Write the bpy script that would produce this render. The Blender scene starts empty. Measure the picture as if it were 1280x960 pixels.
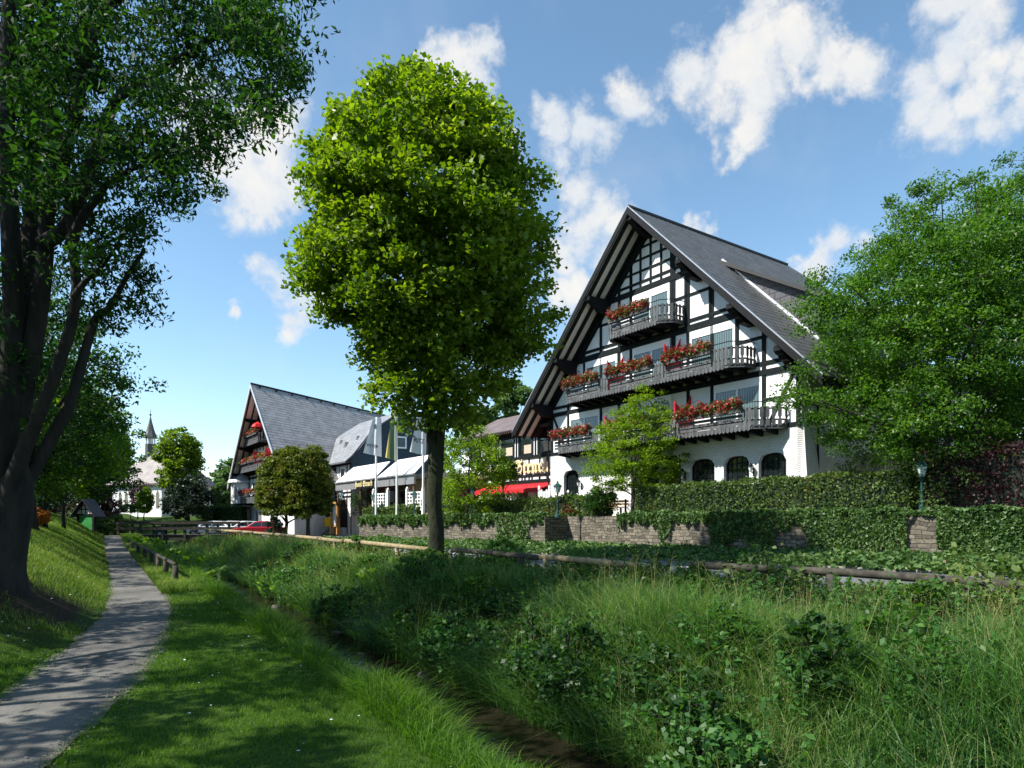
import bpy, math, random
import numpy as np
from mathutils import Vector, Matrix
R = math.radians
rng = np.random.default_rng(7)
random.seed(7)
scene = bpy.context.scene
COL = scene.collection
FPX, HOR, CAMZ = 823.0, 645.0, 2.0

# ------------------------------------------------------------------ camera
cam = bpy.data.cameras.new('camera'); camo = bpy.data.objects.new('camera', cam); COL.objects.link(camo)
camo.location = (0, 0, CAMZ); camo.rotation_euler = (R(90), 0, 0)
cam.sensor_width = 36; cam.lens = 36*FPX/1280; cam.shift_y = (HOR-480)/1280
cam.clip_start = .1; cam.clip_end = 3000
scene.camera = camo

# ------------------------------------------------------------------ light
SUN_H = Vector((-.93, -.33)).normalized(); SUN_EL = R(47)
to_sun = Vector((SUN_H.x*math.cos(SUN_EL), SUN_H.y*math.cos(SUN_EL), math.sin(SUN_EL)))
sl = bpy.data.lights.new('sun', 'SUN'); sl.energy = 4.9; sl.angle = R(.55); sl.color = (1, .955, .87)
so = bpy.data.objects.new('sun', sl); COL.objects.link(so)
so.rotation_euler = to_sun.to_track_quat('Z', 'Y').to_euler()
so.location = (0, 0, 60)

def setup_world():
    w = bpy.data.worlds.new('World'); scene.world = w; w.use_nodes = True
    nt = w.node_tree; nt.nodes.clear(); N = nt.nodes.new; L = nt.links.new
    out = N('ShaderNodeOutputWorld'); bg = N('ShaderNodeBackground'); L(bg.outputs[0], out.inputs[0])
    sky = N('ShaderNodeTexSky'); sky.sky_type = 'NISHITA'; sky.sun_disc = False
    sky.sun_elevation = SUN_EL; sky.sun_rotation = math.atan2(SUN_H.x, SUN_H.y)
    sky.altitude = 200; sky.air_density = 1.0; sky.dust_density = .1; sky.ozone_density = 2.0
    hs = N('ShaderNodeHueSaturation'); hs.inputs['Hue'].default_value = .489
    hs.inputs['Saturation'].default_value = 1.02; hs.inputs['Value'].default_value = .90
    L(sky.outputs[0], hs.inputs['Color'])
    tc = N('ShaderNodeTexCoord'); nrm = N('ShaderNodeVectorMath'); nrm.operation = 'NORMALIZE'
    L(tc.outputs['Generated'], nrm.inputs[0])
    def noise(scale, detail, rough, dist=0):
        n = N('ShaderNodeTexNoise'); n.inputs['Scale'].default_value = scale
        n.inputs['Detail'].default_value = detail; n.inputs['Roughness'].default_value = rough
        n.inputs['Distortion'].default_value = dist
        L(nrm.outputs[0], n.inputs['Vector']); return n
    def mth(op, a, b=None, c=None, clamp=False):
        n = N('ShaderNodeMath'); n.operation = op; n.use_clamp = clamp
        for i, v in enumerate((a, b, c)):
            if v is None: continue
            if isinstance(v, (int, float)): n.inputs[i].default_value = v
            else: L(v, n.inputs[i])
        return n.outputs[0]
    wz = N('ShaderNodeTexNoise'); wz.inputs['Scale'].default_value = 13; wz.inputs['Detail'].default_value = 5; wz.inputs['Roughness'].default_value = .6; L(nrm.outputs[0], wz.inputs['Vector'])
    wa = N('ShaderNodeVectorMath'); wa.operation = 'SUBTRACT'; L(wz.outputs['Color'], wa.inputs[0]); wa.inputs[1].default_value = (.5, .5, .5)
    wb = N('ShaderNodeVectorMath'); wb.operation = 'MULTIPLY_ADD'; L(wa.outputs[0], wb.inputs[0]); wb.inputs[1].default_value = (.11, .11, .11); L(nrm.outputs[0], wb.inputs[2])
    # cloud puffs: bearing / height of each puff in the sky, and its angular radius
    puffs = [(540,85,34),(575,88,40),(605,72,30),(600,98,28),(700,150,34),(740,165,44),(785,140,38),(700,190,30),(640,185,18),
             (715,245,48),(730,290,44),(700,320,34),(745,270,40),(770,300,40),(720,350,30),
             (860,100,46),(905,95,52),(945,70,60),(950,15,40),(990,60,40),(940,125,48),(935,160,40),(925,185,26),
             (1035,75,46),(1080,82,40),(1050,50,32),(1020,95,30),
             (1150,120,52),(1195,60,62),(1185,10,48),(1235,100,56),(1180,150,50),(1230,150,40),(1280,120,50),(1200,30,50),(1320,60,50),
             (1020,315,34),(1045,300,30),(1075,310,26),(1020,345,40),(1000,330,20),(860,282,22),(880,290,16),
             (330,170,60),(350,220,52),(300,230,50),(355,160,40),(340,250,40),(280,190,50),(250,150,60),
             (335,355,34),(375,360,40),(365,395,34),(320,345,24),(405,375,30),(280,382,14),(700,360,30)]
    acc = None
    for (px, py, r) in puffs:
        d = Vector(((px-640)/FPX, 1, (HOR-py)/FPX)); ln = d.length; d.normalize()
        ds = N('ShaderNodeVectorMath'); ds.operation = 'DISTANCE'
        L(wb.outputs[0], ds.inputs[0]); ds.inputs[1].default_value = d
        v = mth('MULTIPLY_ADD', ds.outputs['Value'], -1.0/(r/FPX/ln*1.12), 1.0)
        acc = v if acc is None else mth('SMOOTH_MAX', acc, v, .12)
    n1 = noise(9, 8, .62, .3); n2 = noise(26, 6, .65, .2)
    nn = mth('ADD', mth('MULTIPLY', mth('SUBTRACT', n1.outputs[0], .5), 1.5), mth('MULTIPLY', mth('SUBTRACT', n2.outputs[0], .5), 1.1))
    dens = mth('ADD', acc, nn)
    mr = N('ShaderNodeMapRange'); mr.interpolation_type = 'SMOOTHSTEP'
    L(dens, mr.inputs[0]); mr.inputs[1].default_value = .02; mr.inputs[2].default_value = .80
    mask = mth('MULTIPLY', mr.outputs[0], .93)
    # faint wisps low in the sky
    n3 = noise(4.5, 5, .6, .5)
    wr = N('ShaderNodeMapRange'); L(n3.outputs[0], wr.inputs[0]); wr.inputs[1].default_value = .5; wr.inputs[2].default_value = .8
    wr.inputs[4].default_value = .16
    mask = mth('MAXIMUM', mask, wr.outputs[0])
    shade = N('ShaderNodeMapRange'); L(n1.outputs[0], shade.inputs[0]); shade.inputs[1].default_value = .3; shade.inputs[2].default_value = .65
    cc = N('ShaderNodeMix'); cc.data_type = 'RGBA'; L(shade.outputs[0], cc.inputs[0])
    cc.inputs[6].default_value = (2.7, 3.1, 3.6, 1); cc.inputs[7].default_value = (4.1, 3.95, 3.7, 1)
    mx = N('ShaderNodeMix'); mx.data_type = 'RGBA'
    L(mask, mx.inputs[0]); L(hs.outputs[0], mx.inputs[6]); L(cc.outputs[2], mx.inputs[7])
    L(mx.outputs[2], bg.inputs[0]); bg.inputs[1].default_value = .132
setup_world()
scene.view_settings.view_transform = 'Standard'; scene.view_settings.look = 'None'
scene.view_settings.gamma = 1; scene.view_settings.exposure = 0.9
scene.view_settings.use_curve_mapping = False
scene.cycles.max_bounces = 7; scene.cycles.diffuse_bounces = 3; scene.cycles.glossy_bounces = 3
scene.cycles.transmission_bounces = 5; scene.cycles.transparent_max_bounces = 8
scene.cycles.use_denoising = True
scene.cycles.caustics_reflective = False; scene.cycles.caustics_refractive = False

# ------------------------------------------------------------------ frames of the place
U = np.array([.566, -.8245]); NF = np.array([-.8245, -.566])      # hotel front: along it, out of it
HQ = np.array([10.44, 31.7]) - 5.07*U                              # foot of the gable's middle line
def sn(s, n): return (-.678*s+.735*n, .735*s+.678*n)               # along / across the road
def tm(t, m): return (-.5291*t+.8486*m, .8486*t+.5291*m)           # along / across the brook
def pxw(px, py, Y): return np.array([(px-640)/FPX*Y, Y, CAMZ+(HOR-py)/FPX*Y])
def px_on_n(px, n):                                                # where a bearing crosses a line parallel to the road
    r = (px-640)/FPX; Y = n/(.735*r+.678); return r*Y, Y
def sst(x, a, b):
    t = np.clip((np.asarray(x, float)-a)/(b-a), 0, 1); return t*t*(3-2*t)
def path_m(t):
    return np.interp(t, [-40, 0, 6.6, 8.8, 12.35, 15.5, 19.6, 24, 200], [-9, -2.7, -.95, -.35, .25, .62, .82, .82, .8])
def road_z(s): return .55-.0075*np.clip(s, -60, 60)
def fence_n(s): return np.interp(s, [-30, 2, 8, 23.3, 36.8, 51.3, 62], [12.4, 12.2, 11.3, 13.1, 15.6, 16.6, 17])
def edge_n(s): return np.interp(s, [-30, 10, 23, 37, 51, 62, 90], [13.6, 13.5, 15, 17.2, 18.2, 19, 20])
def H(X, Y, feature=True):
    X = np.asarray(X, float); Y = np.asarray(Y, float)
    m = .8486*X+.5291*Y; t = -.5291*X+.8486*Y; n = .735*X+.678*Y; s = -.678*X+.735*Y
    d = path_m(t)-.75-m
    k = .14+.62*sst(t, 8, 18); top = 1.0+1.15*sst(t, 8, 20)
    left = top*(1-np.exp(-k*np.maximum(d, 0)**1.25/top))
    left = np.where(d > 0, left, 0)
    near = .38*sst(t, 46, 61)*(1-sst(m, 2, 9))
    bank = sst(m, 2.45, 3.5)*(1-sst(m, 5.5, 7.0))
    cut = 1-sst(t, 62, 74)
    en = edge_n(s); gr = (road_z(s)-.01)*sst(n-en, -3.4, -.3)*sst(m, 6.5, 8)
    z = left+near-1.0*bank*cut*1.0-.38*sst(t, 46, 61)*0*bank+gr*(1-.0*left)
    z = z-near*bank
    z += .05*np.sin(X*1.3+Y*.7)*sst(m, 6.5, 8)*(1-sst(n, 12, 13))
    rise = 1.9*sst(Y, 60, 76)*(1-sst(X, -34, -27))
    return np.where(d > -.2, np.maximum(z, rise*(1-sst(d, 0, 1.5))), z+rise)+sst(Y, 95, 400)*6
def Hs(x, y): return float(H(x, y))

# ------------------------------------------------------------------ mesh helpers
def root_loc(p):
    while p.parent: p = p.parent
    return np.array(p.location)
def link_mesh(name, V, F, mat, parent=None, uv=None, smooth=False, base=None):
    V = np.asarray(V, float)
    if parent is not None: org = root_loc(parent)
    elif base is not None: org = np.array(base, float)
    else: org = np.array([(V[:, 0].min()+V[:, 0].max())/2, (V[:, 1].min()+V[:, 1].max())/2, V[:, 2].min()])
    me = bpy.data.meshes.new(name)
    if isinstance(F, np.ndarray):
        nf, k = F.shape
        me.vertices.add(len(V)); me.vertices.foreach_set('co', (V-org).astype(np.float32).ravel())
        me.loops.add(nf*k); me.loops.foreach_set('vertex_index', F.astype(np.int32).ravel())
        me.polygons.add(nf); me.polygons.foreach_set('loop_start', np.arange(0, nf*k, k, dtype=np.int32))
        if smooth: me.polygons.foreach_set('use_smooth', np.ones(nf, bool))
        me.update(calc_edges=True)
    else:
        me.from_pydata((V-org).tolist(), [], F); 
        if smooth: me.polygons.foreach_set('use_smooth', np.ones(len(me.polygons), bool))
        me.update()
    if uv is not None:
        l = me.uv_layers.new(name='UVMap'); l.data.foreach_set('uv', np.asarray(uv, np.float32).ravel())
    me.materials.append(mat)
    o = bpy.data.objects.new(name, me); COL.objects.link(o)
    if parent is not None: o.parent = parent
    else: o.location = org
    return o
def tag(o, label=None, cat=None, group=None, kind=None):
    if label: o['label'] = label
    if cat: o['category'] = cat
    if group: o['group'] = group
    if kind: o['kind'] = kind
    return o
def empty(name, loc, label, cat, group=None):
    o = bpy.data.objects.new(name, None); COL.objects.link(o); o.location = tuple(float(v) for v in loc)
    o.empty_display_size = .2
    return tag(o, label, cat, group)
def copy_tree(o, parent=None):
    c = o.copy(); COL.objects.link(c); c.parent = parent
    for ch in [x for x in o.children]: copy_tree(ch, c)
    return c

class MB:
    def __init__(s, T=None): s.V = []; s.F = []; s.UV = []; s.T = T
    def add(s, vs, fs, uvs=None):
        b = len(s.V)
        for v in vs: s.V.append(tuple(s.T(v)) if s.T else tuple(v))
        for i, f in enumerate(fs):
            s.F.append([b+j for j in f])
            s.UV.append(uvs[i] if uvs else None)
        return s
    def quad(s, a, b, c, d, uv=None): return s.add([a, b, c, d], [(0, 1, 2, 3)], [uv] if uv else None)
    def poly(s, pts, uv=None): return s.add(pts, [tuple(range(len(pts)))], [uv] if uv else None)
    def box(s, x0, x1, y0, y1, z0, z1):
        v = [(x, y, z) for z in (z0, z1) for y in (y0, y1) for x in (x0, x1)]
        uv = []
        f = [(0, 2, 3, 1), (4, 5, 7, 6), (0, 1, 5, 4), (2, 6, 7, 3), (0, 4, 6, 2), (1, 3, 7, 5)]
        for q in f:
            pts = [v[i] for i in q]
            xs = {p[0] for p in pts}; ys = {p[1] for p in pts}
            if len(xs) == 1: uv.append([(p[1], p[2]) for p in pts])
            elif len(ys) == 1: uv.append([(p[0], p[2]) for p in pts])
            else: uv.append([(p[0], p[1]) for p in pts])
        return s.add(v, f, uv)
    def bar(s, p, q, w, h, up=(0, 0, 1)):
        p = Vector(p); q = Vector(q); d = (q-p).normalized(); u = Vector(up)
        if abs(d.dot(u)) > .98: u = Vector((1, 0, 0))
        a = d.cross(u).normalized(); b = a.cross(d)
        vs = []
        for e in (p, q):
            for i, j in ((-1, -1), (1, -1), (1, 1), (-1, 1)): vs.append(tuple(e+a*(i*w/2)+b*(j*h/2)))
        ln = (q-p).length
        fs = [(3, 2, 1, 0), (4, 5, 6, 7), (0, 1, 5, 4), (1, 2, 6, 5), (2, 3, 7, 6), (3, 0, 4, 7)]
        uv = [[(0, 0), (w, 0), (w, h), (0, h)]]*2+[[(0, 0), (0, w), (ln, w), (ln, 0)]]*4
        return s.add(vs, fs, uv)
    def tube(s, pts, rad, seg=8, cap=True):
        pts = [Vector(p) for p in pts]; n = len(pts)
        if isinstance(rad, (int, float)): rad = [rad]*n
        vs = []; ref = None
        for i, p in enumerate(pts):
            d = (pts[min(i+1, n-1)]-pts[max(i-1, 0)]).normalized()
            if ref is None: ref = Vector((1, 0, 0)) if abs(d.x) < .8 else Vector((0, 1, 0))
            a = d.cross(ref).normalized(); b = d.cross(a).normalized(); ref = -d.cross(a).cross(d) if False else ref
            for k in range(seg):
                th = 2*math.pi*k/seg; vs.append(tuple(p+(a*math.cos(th)+b*math.sin(th))*rad[i]))
        fs = []
        for i in range(n-1):
            for k in range(seg):
                k2 = (k+1) % seg; fs.append((i*seg+k, i*seg+k2, (i+1)*seg+k2, (i+1)*seg+k))
        if cap: fs.append(tuple(range(seg-1, -1, -1))); fs.append(tuple((n-1)*seg+k for k in range(seg)))
        return s.add(vs, fs)
    def lathe(s, c, prof, seg=12):
        vs = []; fs = []
        for (r, z) in prof:
            for k in range(seg):
                th = 2*math.pi*k/seg; vs.append((c[0]+r*math.cos(th), c[1]+r*math.sin(th), c[2]+z))
        for i in range(len(prof)-1):
            for k in range(seg):
                k2 = (k+1) % seg; fs.append((i*seg+k, i*seg+k2, (i+1)*seg+k2, (i+1)*seg+k))
        fs.append(tuple(range(seg-1, -1, -1))); fs.append(tuple((len(prof)-1)*seg+k for k in range(seg)))
        return s.add(vs, fs)
    def prism(s, poly, vec):
        n = len(poly); v = [tuple(p) for p in poly]+[tuple(np.array(p)+np.array(vec)) for p in poly]
        f = [tuple(range(n-1, -1, -1)), tuple(range(n, 2*n))]
        for i in range(n): j = (i+1) % n; f.append((i, j, n+j, n+i))
        return s.add(v, f)
    def build(s, name, mat, parent=None, smooth=False, base=None, recalc=True):
        uv = None
        if any(u is not None for u in s.UV):
            uv = []
            for f, u in zip(s.F, s.UV): uv.extend(u if u is not None else [(0, 0)]*len(f))
        o = link_mesh(name, s.V, s.F, mat, parent, uv, smooth, base)
        if recalc:
            import bmesh
            bm = bmesh.new(); bm.from_mesh(o.data); bmesh.ops.recalc_face_normals(bm, faces=bm.faces); bm.to_mesh(o.data); bm.free()
        return o

# ------------------------------------------------------------------ materials
def new_mat(name):
    m = bpy.data.materials.new(name); m.use_nodes = True; nt = m.node_tree
    return m, nt, nt.nodes['Principled BSDF'], nt.nodes['Material Output']
def ramp(nt, fac, stops):
    r = nt.nodes.new('ShaderNodeValToRGB'); nt.links.new(fac, r.inputs[0])
    while len(r.color_ramp.elements) < len(stops): r.color_ramp.elements.new(.5)
    for e, (p, c) in zip(r.color_ramp.elements, stops): e.position = p; e.color = (*c, 1)
    return r.outputs[0]
def coord(nt, kind='Object', scale=(1, 1, 1)):
    tc = nt.nodes.new('ShaderNodeTexCoord'); mp = nt.nodes.new('ShaderNodeMapping'); mp.inputs['Scale'].default_value = scale
    nt.links.new(tc.outputs[kind], mp.inputs[0]); return mp.outputs[0]
def noise_n(nt, vec, scale, detail=4, rough=.55):
    n = nt.nodes.new('ShaderNodeTexNoise'); n.inputs['Scale'].default_value = scale
    n.inputs['Detail'].default_value = detail; n.inputs['Roughness'].default_value = rough
    nt.links.new(vec, n.inputs['Vector']); return n.outputs[0]
def bump(nt, h, bsdf, strength=.3, dist=.02):
    b = nt.nodes.new('ShaderNodeBump'); b.inputs['Strength'].default_value = strength; b.inputs['Distance'].default_value = dist
    nt.links.new(h, b.inputs['Height']); nt.links.new(b.outputs[0], bsdf.inputs['Normal'])
def rough_mat(name, c0, c1, scale=6, rough=.8, bs=.3, sc=(1, 1, 1), bd=.01, spec=.3, metallic=0):
    m, nt, b, o = new_mat(name); v = coord(nt, 'Object', sc); n = noise_n(nt, v, scale, 6, .6)
    nt.links.new(ramp(nt, n, [(.3, c0), (.7, c1)]), b.inputs['Base Color']); b.inputs['Roughness'].default_value = rough
    b.inputs['Specular IOR Level'].default_value = spec; b.inputs['Metallic'].default_value = metallic
    if bs: bump(nt, noise_n(nt, v, scale*4, 4), b, bs, bd)
    return m
def leaf_mat(name, stops, trans=.45, rough=.5, spec=.35, tcol=(1.5, 1.7, .5)):
    m, nt, b, o = new_mat(name)
    g = nt.nodes.new('ShaderNodeNewGeometry')
    v = coord(nt, 'Object'); n = noise_n(nt, v, .55, 3)
    mix = nt.nodes.new('ShaderNodeMath'); mix.operation = 'MULTIPLY_ADD'; nt.links.new(g.outputs['Random Per Island'], mix.inputs[0])
    mix.inputs[1].default_value = .62
    k = nt.nodes.new('ShaderNodeMath'); k.operation = 'MULTIPLY_ADD'; nt.links.new(n, k.inputs[0]); k.inputs[1].default_value = 1.1; k.inputs[2].default_value = -.36
    nt.links.new(k.outputs[0], mix.inputs[2])
    c = ramp(nt, mix.outputs[0], stops)
    nt.links.new(c, b.inputs['Base Color']); b.inputs['Roughness'].default_value = rough; b.inputs['Specular IOR Level'].default_value = spec
    tr = nt.nodes.new('ShaderNodeBsdfTranslucent')
    mc = nt.nodes.new('ShaderNodeMix'); mc.data_type = 'RGBA'; mc.blend_type = 'MULTIPLY'; mc.inputs[0].default_value = 1
    nt.links.new(c, mc.inputs[6]); mc.inputs[7].default_value = (*tcol, 1); nt.links.new(mc.outputs[2], tr.inputs[0])
    ms = nt.nodes.new('ShaderNodeMixShader'); ms.inputs[0].default_value = trans
    nt.links.new(b.outputs[0], ms.inputs[1]); nt.links.new(tr.outputs[0], ms.inputs[2]); nt.links.new(ms.outputs[0], o.inputs[0])
    return m

M = {}
M['plaster'] = rough_mat('white_plaster', (.60, .60, .61), (.80, .79, .785), 1.5, .9, .25, (1.6, 1.6, .35), bd=.004)
M['timber'] = rough_mat('dark_timber', (.005, .008, .009), (.011, .016, .018), 9, .7, .3, (1, 1, 1), .004, spec=.12)
M['black'] = rough_mat('black_paint', (.006, .007, .008), (.014, .014, .016), 10, .65, .2, spec=.15)
M['soffit'] = rough_mat('cream_boards', (.74, .72, .67), (.82, .80, .75), 4, .8, .2)
M['greywood'] = rough_mat('weathered_grey_wood', (.045, .047, .05), (.115, .12, .125), 7, .8, .5, (1, 1, .3), .006)
M['darkwood'] = rough_mat('dark_brown_wood', (.018, .014, .012), (.05, .04, .03), 8, .75, .5, (1, 1, .3), .006)
M['log'] = rough_mat('log_wood', (.16, .115, .06), (.36, .29, .17), 6, .8, .5, (1, 1, 1), .01)
M['logdark'] = rough_mat('weathered_shaded_log', (.022, .02, .016), (.075, .066, .05), 7, .85, .5, (1, 1, 1), .01)  # weathered wood; tree shade on the right-hand rail is mixed into the tone
M['white'] = rough_mat('white_paint', (.74, .74, .74), (.82, .82, .82), 3, .45, 0)
M['curtain'] = None
M['red'] = rough_mat('red_cloth', (.50, .012, .02), (.62, .02, .03), 3, .6, .1)
M['redpaint'] = rough_mat('red_car_paint', (.36, .008, .018), (.42, .01, .02), 1, .25, 0, spec=.6)
M['whitepaint'] = rough_mat('white_car_paint', (.72, .73, .74), (.8, .8, .8), 1, .25, 0, spec=.6)
M['tyre'] = rough_mat('tyre_rubber', (.012, .012, .012), (.02, .02, .02), 8, .8, 0)
M['metal'] = rough_mat('grey_metal', (.35, .36, .37), (.48, .48, .5), 5, .4, .05, metallic=.6)
M['zinc'] = rough_mat('zinc_flashing', (.42, .44, .47), (.55, .57, .6), 3, .45, .05, metallic=.3)
M['green_iron'] = rough_mat('green_cast_iron', (.008, .045, .04), (.018, .07, .062), 8, .45, .1)
M['slate_blue'] = None
M['canvas'] = rough_mat('white_awning_cloth', (.66, .66, .67), (.76, .75, .76), 2, .8, .1)
M['beige'] = rough_mat('beige_plaster', (.42, .33, .22), (.5, .4, .28), 2, .9, .2)
M['brown'] = rough_mat('brown_wood', (.10, .045, .022), (.2, .1, .05), 5, .7, .2)
M['orange_wood'] = rough_mat('honey_wood', (.30, .15, .04), (.42, .22, .07), 5, .6, .2)
M['yellow'] = rough_mat('yellow_paint', (.75, .45, .02), (.8, .5, .03), 2, .45, 0)
M['gold'] = rough_mat('gilt_letters', (.62, .52, .26), (.75, .66, .36), 3, .45, 0)
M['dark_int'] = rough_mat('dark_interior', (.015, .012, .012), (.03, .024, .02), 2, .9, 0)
M['greenboard'] = rough_mat('green_poster', (.02, .16, .04), (.06, .32, .09), 2.0, .5, 0)
M['tealboard'] = rough_mat('dark_green_board', (.012, .05, .045), (.03, .09, .08), 2.0, .5, 0)
M['bark'] = rough_mat('bark', (.022, .020, .016), (.075, .066, .05), 5, .95, .9, (1, 1, .25), .05)
M['bark_dark'] = rough_mat('dark_bark', (.012, .011, .010), (.038, .034, .030), 5, .95, .9, (1, 1, .25), .04)
M['bark_moss'] = rough_mat('mossy_bark', (.010, .011, .007), (.032, .038, .016), 4, .95, .9, (1, 1, .3), .05)
M['terrain_far'] = None
def mat_glass(name, base, rough=.05, curtain=False):
    m, nt, b, o = new_mat(name)
    if curtain:
        v = coord(nt, 'UV', (1, 1, 1)); w = nt.nodes.new('ShaderNodeTexWave'); w.inputs['Scale'].default_value = 2.2
        w.inputs['Distortion'].default_value = 1.2; nt.links.new(v, w.inputs['Vector'])
        nt.links.new(ramp(nt, w.outputs['Fac'], [(.2, tuple(x*.45 for x in base)), (.8, base)]), b.inputs['Base Color'])
    else: b.inputs['Base Color'].default_value = (*base, 1)
    b.inputs['Roughness'].default_value = rough; b.inputs['Specular IOR Level'].default_value = .5
    b.inputs['Coat Weight'].default_value = .3 if curtain else .6; b.inputs['Coat Roughness'].default_value = .02
    return m
M['glass'] = mat_glass('window_glass_with_curtain', (.12, .17, .17), .12, True)
M['glass_dark'] = mat_glass('dark_window_glass', (.010, .014, .016), .06)
M['lampglass'] = mat_glass('lamp_glass', (.55, .62, .64), .15)
def mat_tiles(name, c0, c1, gap, tw=.3, th=.33, bs=.9):
    m, nt, b, o = new_mat(name); v = coord(nt, 'UV')
    br = nt.nodes.new('ShaderNodeTexBrick'); nt.links.new(v, br.inputs[0]); br.inputs['Scale'].default_value = 1
    br.inputs['Brick Width'].default_value = tw; br.inputs['Row Height'].default_value = th; br.inputs['Mortar Size'].default_value = .035
    br.inputs['Mortar Smooth'].default_value = .4; br.inputs['Bias'].default_value = 0; br.offset = .5
    br.inputs['Color1'].default_value = (*c0, 1); br.inputs['Color2'].default_value = (*c1, 1); br.inputs['Mortar'].default_value = (*gap, 1)
    n = noise_n(nt, v, .8, 7, .7); mx = nt.nodes.new('ShaderNodeMix'); mx.data_type = 'RGBA'; mx.blend_type = 'MULTIPLY'; mx.inputs[0].default_value = .5 if c0[0] > .6 else .85
    nt.links.new(br.outputs[0], mx.inputs[6]); nt.links.new(ramp(nt, n, [(.3, (.55, .55, .55)), (.7, (1.2, 1.2, 1.2))]), mx.inputs[7])
    nt.links.new(mx.outputs[2], b.inputs['Base Color']); b.inputs['Roughness'].default_value = .55
    inv = nt.nodes.new('ShaderNodeMath'); inv.operation = 'SUBTRACT'; inv.inputs[0].default_value = 1; nt.links.new(br.outputs[1], inv.inputs[1])
    bump(nt, inv.outputs[0], b, bs, .05)
    return m
M['tiles'] = mat_tiles('grey_roof_tiles', (.085, .088, .088), (.12, .122, .12), (.018, .018, .02), .34, .36)
M['tiles_far'] = mat_tiles('grey_roof_tile_rows', (.33, .31, .30), (.40, .38, .365), (.08, .078, .078), 3.0, .45)
M['tiles_red'] = mat_tiles('red_brown_pantiles', (.17, .125, .115), (.23, .175, .16), (.07, .05, .045), .26, .4)
M['slate'] = mat_tiles('pale_slate_shingles', (.24, .25, .27), (.32, .33, .35), (.13, .135, .15), .3, .22, .5)
M['slate_blue'] = mat_tiles('dark_blue_slate_cladding', (.010, .038, .060), (.016, .052, .078), (.005, .016, .026), .3, .2, .4)
M['slate_cheek'] = mat_tiles('slate_cheek_rows', (.07, .07, .082), (.085, .085, .1), (.022, .022, .028), .6, .34, .4)
M['church_roof'] = mat_tiles('brown_grey_church_tiles', (.24, .21, .205), (.29, .26, .25), (.23, .20, .19), .4, .4, .3)
M['brickwhite'] = mat_tiles('white_painted_brick', (.74, .73, .72), (.79, .78, .77), (.62, .61, .60), .25, .09, .5)
def mat_stone():
    m, nt, b, o = new_mat('rubble_stone'); v = coord(nt, 'UV')
    nz = nt.nodes.new('ShaderNodeTexNoise'); nz.inputs['Scale'].default_value = 1.7; nz.inputs['Detail'].default_value = 5; nt.links.new(v, nz.inputs['Vector'])
    mx = nt.nodes.new('ShaderNodeVectorMath'); mx.operation = 'MULTIPLY_ADD'; nt.links.new(nz.outputs['Color'], mx.inputs[0])
    mx.inputs[1].default_value = (.55, .26, 0); nt.links.new(v, mx.inputs[2])
    br = nt.nodes.new('ShaderNodeTexBrick'); nt.links.new(mx.outputs[0], br.inputs[0]); br.inputs['Scale'].default_value = 1
    br.inputs['Brick Width'].default_value = .42; br.inputs['Row Height'].default_value = .15; br.inputs['Mortar Size'].default_value = .012
    br.inputs['Mortar Smooth'].default_value = .3; br.squash = .6; br.squash_frequency = 3
    br.inputs['Color1'].default_value = (.085, .075, .06, 1); br.inputs['Color2'].default_value = (.235, .205, .165, 1); br.inputs['Mortar'].default_value = (.035, .03, .025, 1)
    n = noise_n(nt, v, 5, 6, .7); m2 = nt.nodes.new('ShaderNodeMix'); m2.data_type = 'RGBA'; m2.blend_type = 'MULTIPLY'; m2.inputs[0].default_value = .8
    nt.links.new(br.outputs[0], m2.inputs[6]); nt.links.new(ramp(nt, n, [(.25, (.4, .42, .4)), (.7, (1.25, 1.2, 1.1))]), m2.inputs[7])
    nt.links.new(m2.outputs[2], b.inputs['Base Color']); b.inputs['Roughness'].default_value = .9
    ad = nt.nodes.new('ShaderNodeMath'); ad.operation = 'MULTIPLY_ADD'; nt.links.new(br.outputs[1], ad.inputs[0]); ad.inputs[1].default_value = -1; nt.links.new(n, ad.inputs[2])
    bump(nt, ad.outputs[0], b, 1, .06)
    return m
M['stone'] = mat_stone()
def mat_ground():
    m, nt, b, o = new_mat('grassy_ground'); v = coord(nt, 'Object')
    n1 = noise_n(nt, v, .35, 5); n2 = noise_n(nt, v, 14, 5, .7)
    c1 = ramp(nt, n1, [(.3, (.030, .062, .010)), (.7, (.052, .095, .018))]); c2 = ramp(nt, n2, [(.25, (.45, .45, .4)), (.75, (1.3, 1.3, 1.2))])
    mx = nt.nodes.new('ShaderNodeMix'); mx.data_type = 'RGBA'; mx.blend_type = 'MULTIPLY'; mx.inputs[0].default_value = .9
    nt.links.new(c1, mx.inputs[6]); nt.links.new(c2, mx.inputs[7])
    # bare earth: attribute written per vertex where the brook's banks and the tree roots leave soil
    at = nt.nodes.new('ShaderNodeAttribute'); at.attribute_name = 'soil'
    sc_ = ramp(nt, n2, [(.3, (.020, .015, .010)), (.7, (.06, .045, .028))])
    m2 = nt.nodes.new('ShaderNodeMix'); m2.data_type = 'RGBA'; nt.links.new(at.outputs['Fac'], m2.inputs[0])
    nt.links.new(mx.outputs[2], m2.inputs[6]); nt.links.new(sc_, m2.inputs[7])
    nt.links.new(m2.outputs[2], b.inputs['Base Color']); b.inputs['Roughness'].default_value = .95; b.inputs['Specular IOR Level'].default_value = .1
    bump(nt, n2, b, .8, .05)
    return m
M['ground'] = mat_ground()
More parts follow.
